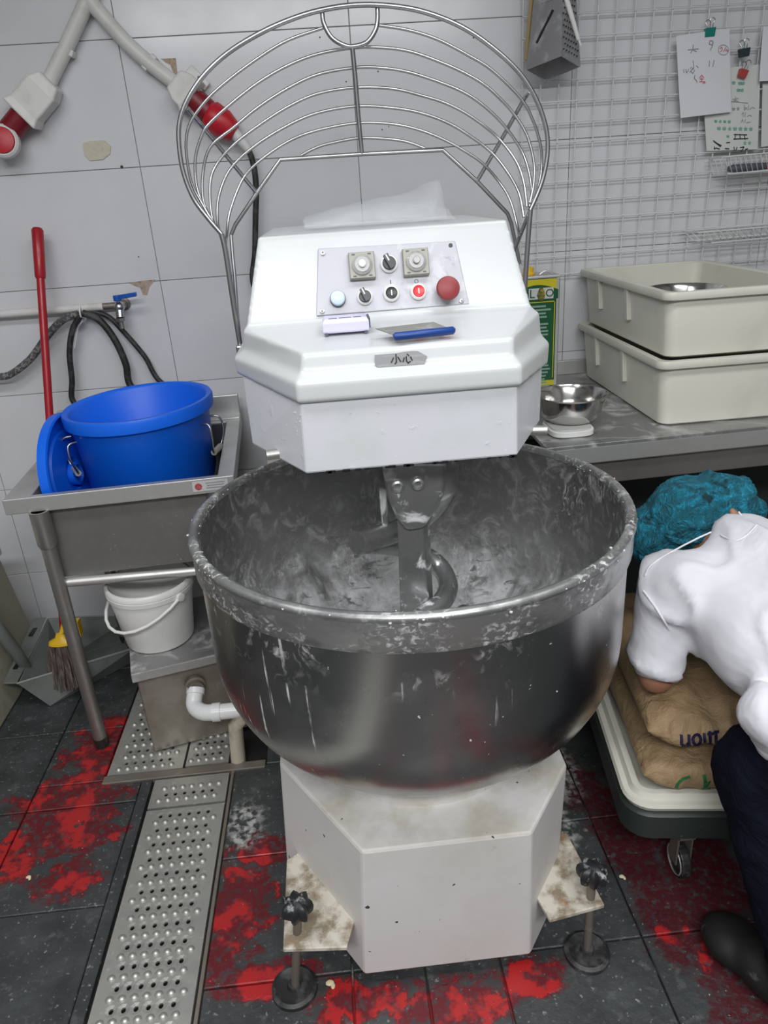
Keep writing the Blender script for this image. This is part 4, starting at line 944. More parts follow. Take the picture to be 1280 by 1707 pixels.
# oil tin
tx0, tx1, tya, tyb, tz1 = .600, .752, 2.42, 2.53, 1.216
tin = thing('oil_tin', 'tall green and yellow oil tin behind the mixer head', 'tin', ((tx0+tx1)/2, 2.47, ZT))
b = B(); b.span((tx0, tya, ZT+.001), (tx1, tyb, tz1)); body = obj('body', b, [T['tin_green']], tin, bevel=.004)
fy = tya-.0008
def tq(name, x0, x1, z0, z1, m_, par=None, dy=0):
    b = B(); b.span((x0, fy-dy-.0006, z0), (x1, fy-dy+.0004, z1)); return obj(name, b, T[m_], par or body)
tq('yellow_band', tx0+.004, tx1-.004, 1.180, 1.213, 'tin_yellow'); tq('yellow_band', tx0+.004, tx1-.004, ZT+.004, ZT+.022, 'tin_yellow')
b = B(); P_ = [(tx0+.006+(tx1-tx0-.012)*k/12, fy-.0012, 1.178+.018*math.sin(math.pi*k/12)) for k in range(13)]; b.poly([V(p) for p in P_]+[V((tx1-.006, fy-.0012, 1.15)), V((tx0+.006, fy-.0012, 1.15))], (0, -.0004, 0)); obj('green_arch', b, T['tin_green'], body)
b = B(); b.span((.648, fy-.003, 1.151), (.730, fy-.0015, 1.186)); lg_ = obj('logo_plate', b, T['tin_text'], body, bevel=.001)
lg_.data.materials[0] = T['label_white']
text_obj('lettering', 'L', .038, Matrix.Rotation(math.pi/2, 3, 'X'), (.659, fy-.0035, 1.168), T['tin_green'], lg_)
text_obj('lettering', 'O', .034, Matrix.Rotation(math.pi/2, 3, 'X'), (.717, fy-.0035, 1.168), T['tin_green'], lg_)
text_obj('lettering', 'u g l i', .012, Matrix.Rotation(math.pi/2, 3, 'X'), (.688, fy-.0034, 1.163), T['tin_green'], lg_)
b = B(); c_ = V((.689, fy-.0038, 1.168)); b.poly([c_+V((.013*math.sin(2*math.pi*k/20)*(1-.45*max(0, math.cos(2*math.pi*k/20))), 0, .024*math.cos(2*math.pi*k/20))) for k in range(20)], (0, -.0004, 0)); obj('drop_emblem', b, T['tin_olive'], lg_)
for x0, x1, z0, z1 in ((tx0+.008, tx1-.016, 1.140, 1.143), (tx1-.0185, tx1-.016, ZT+.03, 1.143)): tq('border_line', x0, x1, z0, z1, 'tin_yellow', dy=.0004)
for k in range(25):
    z = 1.125-.0115*k
    if k in (4, 9, 14): continue
    tq('print_line', tx0+.04, tx1-.026-random.uniform(0, .02), z, z+.006, 'tin_text', dy=.0004)
b = B(); b.span((tx1-.012, fy-.001, ZT+.004), (tx1-.003, fy, tz1)); obj('seam_strip', b, T['steel'], body)
b = B(); b.span((tx1-.0005, tya+.006, ZT+.004), (tx1+.0008, tyb-.006, tz1-.004)); obj('side_picture', b, T['tin_olive'], body)
b = B(); b.span((tx0-.001, tya-.002, tz1-.001), (tx1+.002, tyb+.002, tz1+.007)); obj('top_rim', b, T['steel'], tin, bevel=.002)
b = B(); b.lathe([(.020, 0), (.022, .004), (.017, .010), (.018, .022), (.012, .026)], (tx0+.06, 2.47, tz1+.007), None, 20, (True, True)); obj('cap', b, T['yellow'], tin, smooth=40)
b = B(); b.tube(smooth_pts([(tx1-.055, 2.47, tz1+.006), (tx1-.035, 2.47, tz1+.016), (tx1-.01, 2.47, tz1+.006)], 5), .003, n=8); obj('carry_handle', b, T['steel'], tin)

# ------------------------------------------------------------------ wire grid on the wall
GY = WY-.022; pit = .0573
grid = thing('wire_grid', 'white wire grid panel hung on the tiled wall', 'grid', (1.3, GY, 1.2))
x_s = [.656+pit*k for k in range(20)]; z_s = [1.954+pit*4-pit*k for k in range(18)]
z_lo, z_hi = z_s[-1], z_s[0]
b = B(); b.cyl((x_s[0], GY, z_lo-.01), (x_s[0], GY, z_hi+.01), .0021, n=6); vm = obj('wire', b, T['mesh_wire'], grid, org=(x_s[0], GY, 0), smooth=80)
for x in x_s[1:]: inst('wire', vm.data, grid, (x, GY, 0))
b = B(); b.tube([(x_s[0]-.003, GY-.004, z_s[0]), (x_s[-1]+.003, GY-.004, z_s[0])], .0021, n=6); hm = obj('wire', b, T['mesh_wire'], grid, org=(0, GY-.004, z_s[0]), smooth=80)
for z in z_s[1:]: inst('wire', hm.data, grid, (0, GY-.004, z))
# ------------------------------------------------------------------ grater and sticks
gt = thing('box_grater', 'steel box grater hanging at the top of the wire grid', 'grater', (.72, 2.45, 1.80))
gc = at(920, 114, y=2.45); zb = 1.803; hd = .082; C0 = V((.7195, 2.45, zb)); C1 = V((.7245, 2.455, zb+.27)); hd1 = .047
def gcorn(c, h, z): return [c+V((-h, 0, 0)), c+V((0, -h*.95, 0)), c+V((h, 0, 0)), c+V((0, h*.95, 0))]
lo_, hi_ = gcorn(C0, hd, 0), gcorn(C1, hd1, 0); lo_[1].z += .019; lo_[3].z -= .024
lo2, hi2 = gcorn(C0, hd-.003, 0), gcorn(C1, hd1-.003, 0); lo2[1].z += .019; lo2[3].z -= .024
b = B(); b.loft([hi2, lo2, lo_, hi_], (False, False)); obj('body', b, T['grater'], gt)
b = B(); b.poly(hi_, (0, 0, .006)); b.tube(smooth_pts([C1+V((-.03, 0, .005)), C1+V((-.03, 0, .03)), C1+V((.03, 0, .03)), C1+V((.03, 0, .005))], 5), .008, n=8); obj('handle', b, T['black'], gt)
def gface(i, u, v, o=.0008):
    a, c, d, e = lo_[i], lo_[(i+1) % 4], hi_[i], hi_[(i+1) % 4]
    p = (a+(c-a)*u)*(1-v)+(d+(e-d)*u)*v; n_ = (c-a).cross(d-a).normalized()
    if n_.y > 0: n_ = -n_
    return p+n_*o, n_
b = B()
for r_ in range(15):
    for k in range(6):
        p, n_ = gface(1, .12+.14*k+(.07 if r_ % 2 else 0), .08+.058*r_, .0006)
        b.lathe([(.0036, -.0004), (.0036, .0006)], p, frame(n_), 8, (False, True))
obj('grating_holes', b, T['black'], gt, kind='stuff')
b = B()
for r_ in range(15):
    for k in range(6):
        p, n_ = gface(1, .12+.14*k+(.07 if r_ % 2 else 0), .070+.058*r_, .0006)
        b.ball(p, (.0034, .0022, .0018), 4)
obj('grating_teeth', b, T['grater'], gt, kind='stuff')
for off_ in (0,):
    p, n_ = gface(0, .25, .22, .0004); q, _ = gface(0, .72, .48, .0004); d_ = (q-p); sd = n_.cross(d_).normalized()*.0026
    b = B(); b.poly([p-sd, p+sd, q+sd, q-sd], n_*.001); obj('slicing_slot', b, T['black'], gt)
    p, q = p+sd*1.6, q+sd*1.6; b = B(); b.poly([p-sd*.4, p+sd*.4, q+sd*.4, q-sd*.4], n_*.004); obj('slicing_blade', b, T['grater'], gt)
b = B()
for r_ in range(9):
    for k in range(9):
        p, n_ = gface(0, .28+.06*k, .58+.03*r_, .0004); b.ball(p, (.0013, .0013, .001), 3)
obj('fine_teeth', b, T['slot'], gt, kind='stuff')
b = B(); b.tube([at(889, -30, y=2.535), at(882, 40, y=2.535), at(877, 100, y=2.535)], .006, n=8); obj('wooden_stick', b, T['wood'], label='thin wooden stick hanging behind the box grater', cat='stick', smooth=50)
b = B(); b.tube([at(930, -30, y=2.40), at(946, 5, y=2.405), at(958, 45, y=2.41), at(964, 66, y=2.415)], [.006, .0075, .0065, .0055], n=10); b.tube([at(964, 64, y=2.415), at(968, 76, y=2.415)], .003, n=6); obj('brush_handle', b, T['white_pl'], label='white plastic handle hanging in front of the box grater', cat='handle', smooth=50)
# ------------------------------------------------------------------ papers and clips on the grid
def sheet(name, label, cs, y, m_, curl=.006):
    t = thing(name, label, 'paper', at(*cs[3], y=y), 'notes clipped to the wire grid')
    P_ = [at(*c, y=y) for c in cs]; n = 8; b = B()
    def pt(u, v):
        p = (P_[0]*(1-u)+P_[1]*u)*(1-v)+(P_[3]*(1-u)+P_[2]*u)*v
        return p+V((0, -curl*math.sin(math.pi*u)*.5-curl*v*v, 0))
    for dy in (0, .0006):
        g = [[b.v(pt(i/n, j/n)+V((0, dy, 0))) for j in range(n+1)] for i in range(n+1)]
        for i in range(n):
            for j in range(n): b.f((g[i][j], g[i+1][j], g[i+1][j+1], g[i][j+1]))
    s_ = obj('sheet', b, T[m_], t, smooth=60)
    return t, s_, pt
def bezier_write(par, pt, lines, m_, w_):
    b = B()
    for ln in lines:
        for (a, c) in zip(ln, ln[1:]):
            A2, C2 = V(a), V(c); d = C2-A2
            if d.length < 1e-5: continue
            n_ = V((-d.y, d.x)).normalized()*w_/2
            q = [A2+n_, A2-n_, C2-n_, C2+n_]
            b.quadslab([pt(*p)+V((0, -.0006, 0)) for p in q], (0, -.0004, 0))
    return obj('handwriting', b, T[m_], par)
# upper note: zoom frame x 395..910 -> u, y 100..970 -> v
t, s_, pt = sheet('paper_note', 'white paper note with pencil writing held by a green clip', ((1127, 60), (1216, 47), (1217, 187), (1133, 197)), WY-.040, 'paper')
def W(lines): return [[((x-400)/510, (y-(165-65*(x-400)/510))/800) for x, y in ln] for ln in lines]
bezier_write(s_, pt, W([[(500, 300), (605, 290)], [(555, 250), (548, 300), (525, 330)], [(552, 300), (585, 320)],      # large
    [(548, 400), (552, 470), (540, 490)], [(575, 450), (595, 470)], [(530, 460), (515, 480)]]), 'ink_grey', .012)       # small
bezier_write(s_, pt, W([[(745, 220), (715, 215), (705, 245), (730, 255), (748, 225), (735, 270), (715, 305)], [(705, 400), (700, 460)], [(752, 395), (735, 465)],
    [(455, 480), (455, 520)], [(475, 480), (478, 520), (495, 500), (500, 480)], [(510, 515), (545, 470)], [(520, 500), (540, 525), (560, 490)], [(560, 540), (550, 570), (575, 600), (575, 615)]]), 'ink_grey', .013)
bezier_write(s_, pt, W([[(810, 290), (830, 275), (835, 300), (815, 320)], [(845, 320), (870, 275)], [(865, 315), (875, 295), (885, 320), (895, 295)], [(600, 570), (625, 540), (645, 570)], [(605, 580), (640, 580)], [(622, 560), (622, 605)], [(600, 605), (655, 605)], [(630, 620), (660, 612)]]), 'ink_red', .012)
bezier_write(s_, pt, W([[(845+52*math.cos(k*.42), 302+48*math.sin(k*.42)) for k in range(0, 16) if 845+52*math.cos(k*.42) < 900]]), 'ink_grey', .008)
def clip(label, x, y, m_, yy, w_=.026, tilt_=0, up=1):
    p = at(x, y, y=yy); t = thing('binder_clip', label, 'clip', p-V((0, 0, .012)), 'binder clips on the wire grid')
    M = Matrix.Rotation(tilt_, 3, 'Y'); b = B()
    b.loft([[p+M@V((sx*w_/2, sy_, z)) for sx, sy_ in ((-1, -d), (1, -d), (1, d), (-1, d))] for d, z in ((.003, -.013), (.009, .008), (.009, .010))]); obj('jaw', b, T[m_], t, bevel=.001)
    for sy_ in (-.010, .010):
        b = B(); b.tube(smooth_pts([p+M@V((-.006, sy_*.4, -.004)), p+M@V((-.004, sy_, .018)), p+M@V((-.008, sy_*1.3, .028)), p+M@V((0, sy_*1.4, .034)), p+M@V((.008, sy_*1.3, .028)), p+M@V((.004, sy_, .018)), p+M@V((.006, sy_*.4, -.004))], 4), .0012, n=6); obj('lever', b, T['chrome'], t)
clip('green binder clip on the white pencil note', 1183, 53, 'clip_green', WY-.043, .030, -.05)
t, s_, pt = sheet('laminated_sheet', 'laminated list with green handwriting hanging behind the pencil note', ((1170, 118), (1268, 107), (1262, 249), (1177, 252)), WY-.031, 'paper2', .003)
# zoom frame (1060,30)+x/5.818
def W2(lines):
    out = []
    for ln in lines:
        q = []
        for x, y in ln:
            X, Y = 1060+x/5.818, 30+y/5.818; q.append(((X-1172)/94, (Y-(117-.1*(X-1172)))/137))
        out.append(q)
    return out
def glyph(x, y, s=34):
    L_ = [[(x, y), (x+s, y-4)], [(x+s*.5, y-s*.5), (x+s*.45, y+s*.5)], [(x+s*.1, y+s*.4), (x+s*.9, y+s*.35)]]
    if random.random() < .6: L_ += [[(x+s*.1, y-s*.35), (x+s*.15, y+s*.45)], [(x+s*.85, y-s*.35), (x+s*.8, y+s*.4)]]
    return L_
ln = []
for x, y in [(925, 620), (985, 625), (1015, 625), (970, 690), (1005, 690)]: ln += glyph(x, y)
for x in range(770, 1150, 55): ln += glyph(x, 1065-(x-770)*.03, 38)
for x in range(745, 900, 45): ln += glyph(x, 995, 30)
ln += glyph(865, 1140, 28)+glyph(1040, 1195, 36)+glyph(1090, 1190, 34)
bezier_write(s_, pt, W2(ln), 'ink_teal', .0075)
ln = [[(930, 780), (990, 770)], [(960, 750), (955, 805)], [(940, 800), (955, 785), (990, 800)], [(905, 800), (1085, 812)]]
ln += glyph(925, 870, 30)+glyph(970, 865, 30)
ln += [[(1050, 830), (1045, 880), (1075, 860), (1050, 855)], [(1090, 830), (1085, 880)], [(1100, 870), (1130, 850), (1155, 860)], [(1020, 920), (1040, 900), (1035, 945)], [(1060, 900), (1055, 945)], [(1075, 940), (1100, 925), (1125, 935)], [(1015, 1000), (1030, 965), (1040, 1000)], [(1060, 965), (1055, 1000)], [(1070, 1000), (1110, 990)]]
bezier_write(s_, pt, W2(ln), 'ink_grey', .010)
ln = [[(940, 1120), (1080, 1115)], [(935, 1165), (1090, 1150)], [(960, 1110), (950, 1170)], [(1000, 1110), (1010, 1165)], [(1050, 1115), (1060, 1165)], [(1005, 1245), (1050, 1235), (1015, 1285)], [(1060, 1260), (1090, 1250)], [(725, 1190), (760, 1215), (810, 1240)], [(730, 1200), (800, 1250)], [(735, 1250), (730, 1280), (750, 1265), (790, 1275)], [(845, 1265), (890, 1265)], [(940, 1240), (945, 1280)], [(975, 1240), (960, 1275)], [(860, 1205), (900, 1200)]]
bezier_write(s_, pt, W2(ln), 'ink_black', .014)
t, s_, pt = sheet('paper_note', 'blank white paper hanging at the upper right photo edge', ((1272, 45), (1330, 38), (1328, 132), (1264, 136)), WY-.045, 'paper')
t, s_, pt = sheet('laminated_sheet', 'pale laminated sheet at the right photo edge under the blank paper', ((1271, 140), (1330, 135), (1328, 238), (1268, 245)), WY-.033, 'paper2', .002)
clip('black binder clip above the laminated list', 1240, 87, 'clip_black', WY-.040, .032, -.1)
clip('red binder clip on the laminated list', 1238, 122, 'clip_red', WY-.042, .026, .3)
# ------------------------------------------------------------------ wire baskets
def basket(label, cs_top, cs_bot, y_front, y_back, n, grp):
    a0, a1 = at(*cs_top[0], y=y_front), at(*cs_top[1], y=y_front); c0_, c1_ = at(*cs_bot[0], y=y_front+.01), at(*cs_bot[1], y=y_front+.01)
    t = thing('wire_basket', label, 'basket', (c0_+c1_)/2, grp)
    dy = V((0, y_back-y_front, 0)); b = B()
    for p, q in ((a0, a1), (c0_, c1_), (a0+dy, a1+dy), (c0_+dy, c1_+dy), (a0, a0+dy), (a1, a1+dy)): b.tube([p, q], .0024, n=6)
    obj('frame', b, T['mesh_wire'], t, smooth=80)
    for k in range(n+1):
        u = k/n; b = B(); p, q = a0+(a1-a0)*u, c0_+(c1_-c0_)*u; b.tube([p, q, q+dy, p+dy], .0014, n=5); obj('wire', b, T['mesh_wire'], t, smooth=80)
    return t, c0_, c1_
t, q0, q1_ = basket('small white wire basket of tools below the laminated list', ((1204, 262), (1400, 244)), ((1212, 290), (1400, 274)), 2.46, 2.545, 22, 'wire baskets on the grid')
b = B(); e = (q1_-q0).normalized(); s = q0+V((0, .02, .014)); b.tube([s+e*.012, s+e*.03, s+e*.10, s+e*.14], [.008, .013, .012, .010], n=10); b.mi = 1; b.tube([s+e*.135, s+e*.30], .011, n=10); obj('knife', b, [T['slot'], T['red_pole']], label='dark and red handled tool lying in the small wire basket', cat='tool', smooth=50)
basket('shallow white wire basket above the cream crates', ((1165, 388), (1400, 368)), ((1185, 405), (1400, 386)), 2.43, 2.545, 20, 'wire baskets on the grid')

# ================================================================== DOLLY AND SACKS
DM = rotz(-.14); DO = at(1052, 1340, z=.255)
def D(x, y, z): return V((DO.x, DO.y, 0))+DM@V((x, y, 0))+V((0, 0, z))
dl = thing('tray_dolly', 'dark dolly on castors carrying a cream tray of flour sacks', 'dolly', D(.25, .3, 0))
DW, DD = .50, .66
def rrect(x0, y0, x1, y1, rad, z, n=6):
    P = []
    for cx_, cy_, a0 in ((x1-rad, y1-rad, 0), (x0+rad, y1-rad, 90), (x0+rad, y0+rad, 180), (x1-rad, y0+rad, 270)):
        for k in range(n+1):
            a = math.radians(a0+90*k/n); P.append(D(cx_+rad*math.cos(a), cy_+rad*math.sin(a), z))
    return P
def tray(d, z, rad=.05): return rrect(0-d, 0-d, DW+d, DD+d, rad+d, z)
b = B(); b.loft([tray(.0, .155), tray(.01, .165), tray(.012, .228), tray(.002, .236)]); obj('deck', b, T['dolly'], dl, smooth=40)
b = B(); b.loft([tray(-.02, .2365), tray(.004, .238), tray(.010, .250), tray(.006, .258), tray(-.006, .258), tray(-.012, .272), tray(-.026, .272), tray(-.034, .245)], (True, True)); obj('tray', b, T['cream_bin'], dl, smooth=40)
for x, y in ((.135, .045), (DW-.06, .045), (.06, DD-.06), (DW-.06, DD-.06)):
    p = D(x, y, 0); b = B(); b.cyl(p+V((-.011, -.0, .042)), p+V((.011, 0, .042)), .042, n=24); cs = obj('castor', b, T['rubber'], dl, bevel=.004)
    b = B(); b.box(p+V((-.016, 0, .085)), (.004, .035, .085)); b.box(p+V((.016, 0, .085)), (.004, .035, .085)); b.box(p+V((0, 0, .128)), (.036, .05, .006)); b.cyl(p+V((0, 0, .13)), p+V((0, 0, .156)), .012, n=10); obj('fork', b, T['steel_brown'], cs)
    b = B(); b.tube([p+V((-.012, .034*math.cos(k*.26), .042+.034*math.sin(k*.26))) for k in range(24)], .002, n=5, closed=True); obj('wheel_rim', b, T['steel'], cs)
def sack(label, c, s, rz, sd, grp='brown flour sacks'):
    c = V(c); nu, nv = 64, 48; b = B(); M = DM@rotz(rz)
    rings = []
    for i in range(nu+1):
        u = -1+2*i/nu; k = (1-abs(u)**5)**.5 if abs(u) < 1 else 0; k = max(k, .10)
        wv = 1-.10*(abs(u)**6)
        rg = []
        for j in range(nv):
            a = 2*math.pi*j/nv; ca, sa = math.cos(a), math.sin(a)
            x = math.copysign(abs(ca)**.55, ca)*s[0]*wv; z = math.copysign(abs(sa)**.75, sa)*s[2]*k
            p = V((x, u*s[1], z)); q = V((x*11, u*s[1]*11, z*11+sd))
            d = mnoise.noise(q)*.010-abs(mnoise.noise(q*1.9+V((0, 0, 7))))*.020+.006-abs(mnoise.noise(q*4.1))*.006
            edge = max(0, abs(u)-.7)/.3
            d += edge*mnoise.noise(V((x*40, sd, u*3)))*.010
            n_ = V((x/s[0]**2, 0, z/s[2]**2)); n_ = n_.normalized() if n_.length > 0 else n_
            rg.append(c+M@(p+n_*d))
        rings.append(rg)
    b.loft(rings); return obj('flour_sack', b, T['sack'], label=label, cat='sack', group=grp, smooth=70, org=c-V((0, 0, s[2])))
sA = sack('lower brown paper flour sack lying in the cream tray', D(.245, .285, .306), (.275, .215, .054), math.pi/2, 2.2)
sB = sack('upper brown paper flour sack with dark violet lettering', D(.255, .30, .414), (.285, .220, .056), math.pi/2, 6.1)
# lettering wraps the near side of the sacks
def facing(x, y, yy, tiltv): return at(x, y, y=yy)
def project_on(o, p, d):
    dg = bpy.context.evaluated_depsgraph_get(); mw = Matrix.Translation(ORG[o]); hit, loc, n_, _ = o.ray_cast(p-ORG[o], d)
    return (loc+ORG[o], n_) if hit else (None, None)
def on_sack(o, lines, w_, mname, frame_=None):
    """print carried on the sack's own skin: every stroke point is dropped onto the paper surface"""
    b = B(); out = []
    for ln in lines:
        pts = []
        for a, c in zip(ln, ln[1:]):
            for k in range(3): pts.append((a[0]+(c[0]-a[0])*k/3, a[1]+(c[1]-a[1])*k/3))
        pts.append(ln[-1]); hs = []
        for x, y in pts:
            hit, n_ = project_on(o, V((0, 0, CAMH)), ray(x, y).normalized())
            if hit is not None: hs.append((hit, n_))
        for (p, n1), (q, n2) in zip(hs, hs[1:]):
            d = q-p
            if d.length < 1e-5: continue
            s_ = n1.cross(d).normalized()*w_/2; e = d.normalized()*w_*.25
            b.quadslab([p-e-s_+n1*.0008, p-e+s_+n1*.0008, q+e+s_+n2*.0008, q+e-s_+n2*.0008], n1*.0008)
    if len(b.bm.verts): return obj('printed_letters', b, T[mname], o)
bpy.context.view_layer.update()
# 'tion' upside down, zoom frame (1020,1120)+x/4.923
def Z5(lines): return [[(1020+x/4.923, 1120+y/4.923) for x, y in ln] for ln in lines]
nL = [[(570, 520), (572, 590), (585, 602), (615, 600), (628, 580)], [(632, 518), (634, 600)]]
oL = [[(695+32*math.cos(k*math.pi/6), 555+42*math.sin(k*math.pi/6)) for k in range(13)]]
iL = [[(758, 508), (760, 575)], [(762, 598), (763, 606)]]
tL = [[(800, 490), (806, 580), (820, 600)], [(785, 510), (830, 505)], [(838, 492), (870, 490)], [(850, 492), (855, 580)]]
on_sack(sB, Z5(nL+oL+iL+tL), .0062, 'ink_blue')
on_sack(sA, Z5([[(520, 965), (540, 915), (585, 875), (635, 860)], [(755, 850), (765, 900), (760, 955)], [(760, 950), (800, 900)], [(745, 955), (800, 950)]]), .0070, 'ink_green')

# ================================================================== PERSON
pr = thing('person', 'person in white shirt and blue hair net bending over the flour sacks', 'person', (.84, 1.0, 0))
hipL, hipR = V((.85, .88, .70)), V((1.06, .86, .70))
kneeL, kneeR = V((.742, 1.035, .42)), V((1.14, 1.02, .42))
ankL, ankR = V((.77, .87, .085)), V((1.14, .88, .085))
chest = V((.86, 1.22, .70)); belly = V((.91, 1.02, .69))
shL, shR = V((.655, 1.315, .715)), V((1.04, 1.30, .74))
neck = V((.845, 1.37, .71)); head_c = at(1150, 892, y=1.55)
elbL, elbR = V((.633, 1.270, .508)), V((1.10, 1.40, .52))
wrL, wrR = V((.70, 1.44, .492)), V((.98, 1.52, .492))
b = B()
capsule(b, hipL-V((0, 0, .03)), kneeL, .066, .055); capsule(b, kneeL, ankL, .052, .036); capsule(b, hipR-V((0, 0, .03)), kneeR, .066, .055); capsule(b, kneeR, ankR, .052, .036)
capsule(b, (hipL+hipR)/2-V((0, 0, .02)), belly, .095, .10); capsule(b, belly, chest, .10, .11); capsule(b, shL+V((.03, 0, -.02)), shR, .045, .05); capsule(b, chest, neck, .10, .055)
capsule(b, neck, head_c, .05, .055)
capsule(b, shL+V((.02, 0, -.03)), elbL, .044, .038); capsule(b, elbL, wrL, .040, .027); capsule(b, shR, elbR, .050, .040); capsule(b, elbR, wrR, .042, .027)
HU = V((-.62, .62, .02)).normalized(); HF = V((-.25, .15, -.95)).normalized(); HF = (HF-HU*HF.dot(HU)).normalized(); HL = HU.cross(HF); HM = Matrix((HL, HF, HU)).transposed()
b.ball(head_c+HU*.02, (.072, .090, .105), 12, HM); b.ball(head_c-HU*.05+HF*.03, (.055, .060, .060), 10, HM)
b.tube([head_c+HF*.085+HU*.005, head_c+HF*.105-HU*.03], [.010, .016], n=8)      # nose
b.ball(head_c+HF*.085-HU*.062, (.024, .010, .008), 6, HM)                      # mouth
for s in (-1, 1):
    b.ball(head_c+HL*s*.034+HF*.078+HU*.01, (.014, .012, .010), 6, HM)
def hand(b, wr, d, up, curl=1):
    d = V(d).normalized(); up = (V(up)-d*V(up).dot(d)).normalized(); sd = d.cross(up)
    M = Matrix((sd, d, up)).transposed(); pc = wr+d*.045
    b.ball(pc, (.040, .050, .016), 8, M)
    for k, (o_, ln) in enumerate(((-.030, .066), (-.010, .076), (.011, .071), (.030, .056))):
        p = wr+d*.085+sd*o_; q = p+d*ln*.45-up*.008*curl; r_ = q+d*ln*.35-up*.022*curl; e_ = r_+d*ln*.12-up*.018*curl
        b.tube([p-d*.02, p, q, r_, e_], [.009, .0095, .0088, .008, .006], n=8)
    p = wr+d*.03+sd*.034; b.tube([p-sd*.01, p+sd*.022+d*.02, p+sd*.034+d*.05-up*.012], [.012, .0105, .008], n=8)
hand(b, wrL, (.45, .85, -.10), (0, 0, 1)); hand(b, wrR, (-.35, .9, -.10), (0, 0, 1))
remeshed('body', b, T['skin'], pr, .0075, 5)
# ear (visible above the collar)
b = B(); ec = at(1226, 862, y=1.40); EM = frame((-.2, -.9, .35)); b.ball(ec, (.010, .023, .007), 8, EM@Matrix.Rotation(.45, 3, 'Z')); b.ball(ec+V((-.004, .018, -.016)), (.020, .016, .016), 8, EM)
remeshed('ear', b, T['skin'], pr, .0032, 3)
b = B(); b.tube(smooth_pts([at(1231, 853, y=1.385), at(1239, 863, y=1.38), at(1249, 874, y=1.375)], 5), .0018, n=6); obj('mask_strap', b, T['paper'], pr)
b = B(); b.ball(head_c-HU*.01, (.060, .07, .08), 10, HM); obj('hair', b, T['hair'], pr, smooth=90)
# hair net: puffed, gathered cap
b = B()
cc = [at(1150, 865, y=1.54), at(1200, 842, y=1.53), at(1105, 895, y=1.56), at(1243, 850, y=1.53)]
b.ball(cc[0], .098, 10); b.ball(cc[1], .080, 10); b.ball(cc[2], .085, 10); b.ball(cc[3], .040, 8); capsule(b, cc[0], cc[1], .085, .07); b.ball(at(1180, 872, y=1.51), .055, 8)
b.ball(at(1165, 838, y=1.54), .055, 8)
remeshed('hair_net', b, T['hairnet'], pr, .007, 3, wrinkle=.014, wscale=11, seed=3)
# shirt
b = B()
capsule(b, V((.93, .86, .665)), V((.90, 1.02, .675)), .150, .155); capsule(b, V((.90, 1.02, .675)), V((.865, 1.21, .68)), .155, .150)
capsule(b, V((1.05, .87, .68)), V((1.03, .98, .69)), .155, .15); capsule(b, V((1.03, .98, .68)), V((.99, 1.22, .69)), .14, .13); capsule(b, V((.80, 1.14, .66)), V((.78, 1.24, .67)), .125, .115)
capsule(b, V((.685, 1.295, .70)), V((1.03, 1.285, .735)), .085, .085); capsule(b, V((.85, 1.25, .735)), V((.85, 1.345, .745)), .105, .085); capsule(b, V((.95, 1.32, .74)), V((1.02, 1.32, .755)), .09, .09)
capsule(b, V((.665, 1.315, .71)), V((.640, 1.285, .575)), .064, .058); capsule(b, V((.640, 1.285, .575)), V((.632, 1.27, .535)), .058, .053)
capsule(b, V((1.05, 1.30, .73)), V((1.10, 1.38, .56)), .072, .065)
capsule(b, V((.86, .98, .60)), V((.83, .96, .55)), .09, .055); capsule(b, at(1282, 1190, y=.99), at(1290, 1245, y=.98), .05, .03)
sh = remeshed('shirt', b, T['cotton'], pr, .012, 10, wrinkle=.018, wscale=7.0, seed=11, label='white short sleeved cotton shirt', stretch=(1.1, .55, 1))
def on_obj(o, pts, r_, name, mname):
    bpy.context.view_layer.update(); q = []
    for x, y in pts:
        hit, n_ = project_on(o, V((0, 0, CAMH)), ray(x, y).normalized())
        if hit is not None: q.append(hit+n_*.001)
    if len(q) > 2:
        b = B(); b.tube(smooth_pts(q, 4), r_, n=6); obj(name, b, T[mname], o, smooth=60)
ORG[sh] = ORG[pr]
cd = V((-.008, -.015, -.04)).normalized(); cpt = V((.632, 1.270, .508))-ORG[pr]      # flat sleeve opening
for v in sh.data.vertices:
    q = v.co-cpt
    if q.length < .11 and q.dot(cd) > 0 and v.co.x+ORG[pr].x < .71: v.co -= cd*q.dot(cd)
on_obj(sh, [(1057, 968), (1072, 985), (1090, 1008), (1104, 1030), (1116, 1050)], .0022, 'sleeve_seam', 'seam')
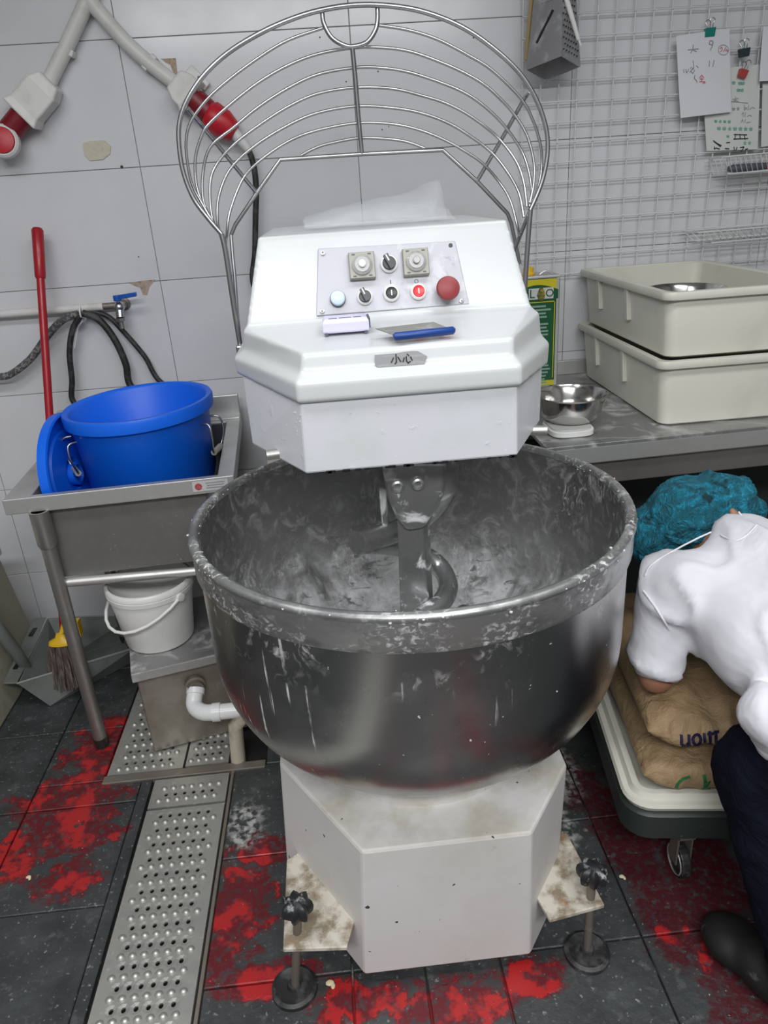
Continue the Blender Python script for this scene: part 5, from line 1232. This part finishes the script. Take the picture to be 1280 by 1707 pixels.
on_obj(sh, [(1075, 960), (1095, 935), (1120, 915), (1150, 898), (1185, 888), (1205, 895), (1225, 902), (1245, 893), (1262, 875)], .0020, 'yoke_seam', 'seam')
# trousers
b = B()
capsule(b, V((.955, .86, .655)), V((.95, .95, .655)), .115, .11); capsule(b, V((.875, .90, .635)), kneeL+V((.01, 0, .02)), .104, .092); capsule(b, kneeL+V((.01, 0, .02)), ankL+V((.015, 0, .05)), .090, .068)
capsule(b, V((1.04, .88, .635)), kneeR, .104, .09); capsule(b, kneeR, ankR+V((0, 0, .05)), .088, .066)
remeshed('trousers', b, T['navy'], pr, .011, 6, wrinkle=.010, wscale=10, seed=5)
for an, dirv in ((ankL, V((-.42, .9, 0))), (ankR, V((.2, .98, 0)))):
    dirv.normalize(); b = B(); h = V((an.x, an.y, 0)); M = Matrix((dirv.cross(V((0, 0, 1))), dirv, V((0, 0, 1)))).transposed()
    b.ball(h-dirv*.055+V((0, 0, .045)), (.046, .055, .045), 10, M); b.ball(h+dirv*.04+V((0, 0, .045)), (.056, .10, .045), 10, M); b.ball(h+dirv*.125+V((0, 0, .038)), (.060, .072, .037), 10, M); capsule(b, h+V((0, 0, .06)), h+V((0, 0, .11)), .05, .048)
    o = remeshed('shoe', b, T['shoe'], pr, .008, 4)
    for v in o.data.vertices:
        if v.co.z+ORG[pr].z < .006: v.co.z = .004-ORG[pr].z
# ------------------------------------------------------------------ dough scraps on the floor
for k, (x, y, s, lb_) in enumerate(((550, 1640, .007, 'pale dough scrap on the floor beside the left mixer foot'), (955, 1598, .009, 'pale dough scrap on the floor beside the right mixer foot'), (1036, 1462, .005, 'tiny white dough crumb on the floor right of the mixer'), (48, 1463, .005, 'tiny white crumb on the floor below the red paint'))):
    p = at(x, y, z=0.0); b = B(); b.ball(p+V((0, 0, s*.45)), (s*1.3, s, s*.5), 6); b.ball(p+V((s*.9, -s*.9, s*.35)), (s*.7, s*1.1, s*.4), 5)
    obj('dough_scrap', b, T['dough'], label=lb_, cat='dough', group='dough scraps on the floor', smooth=60)
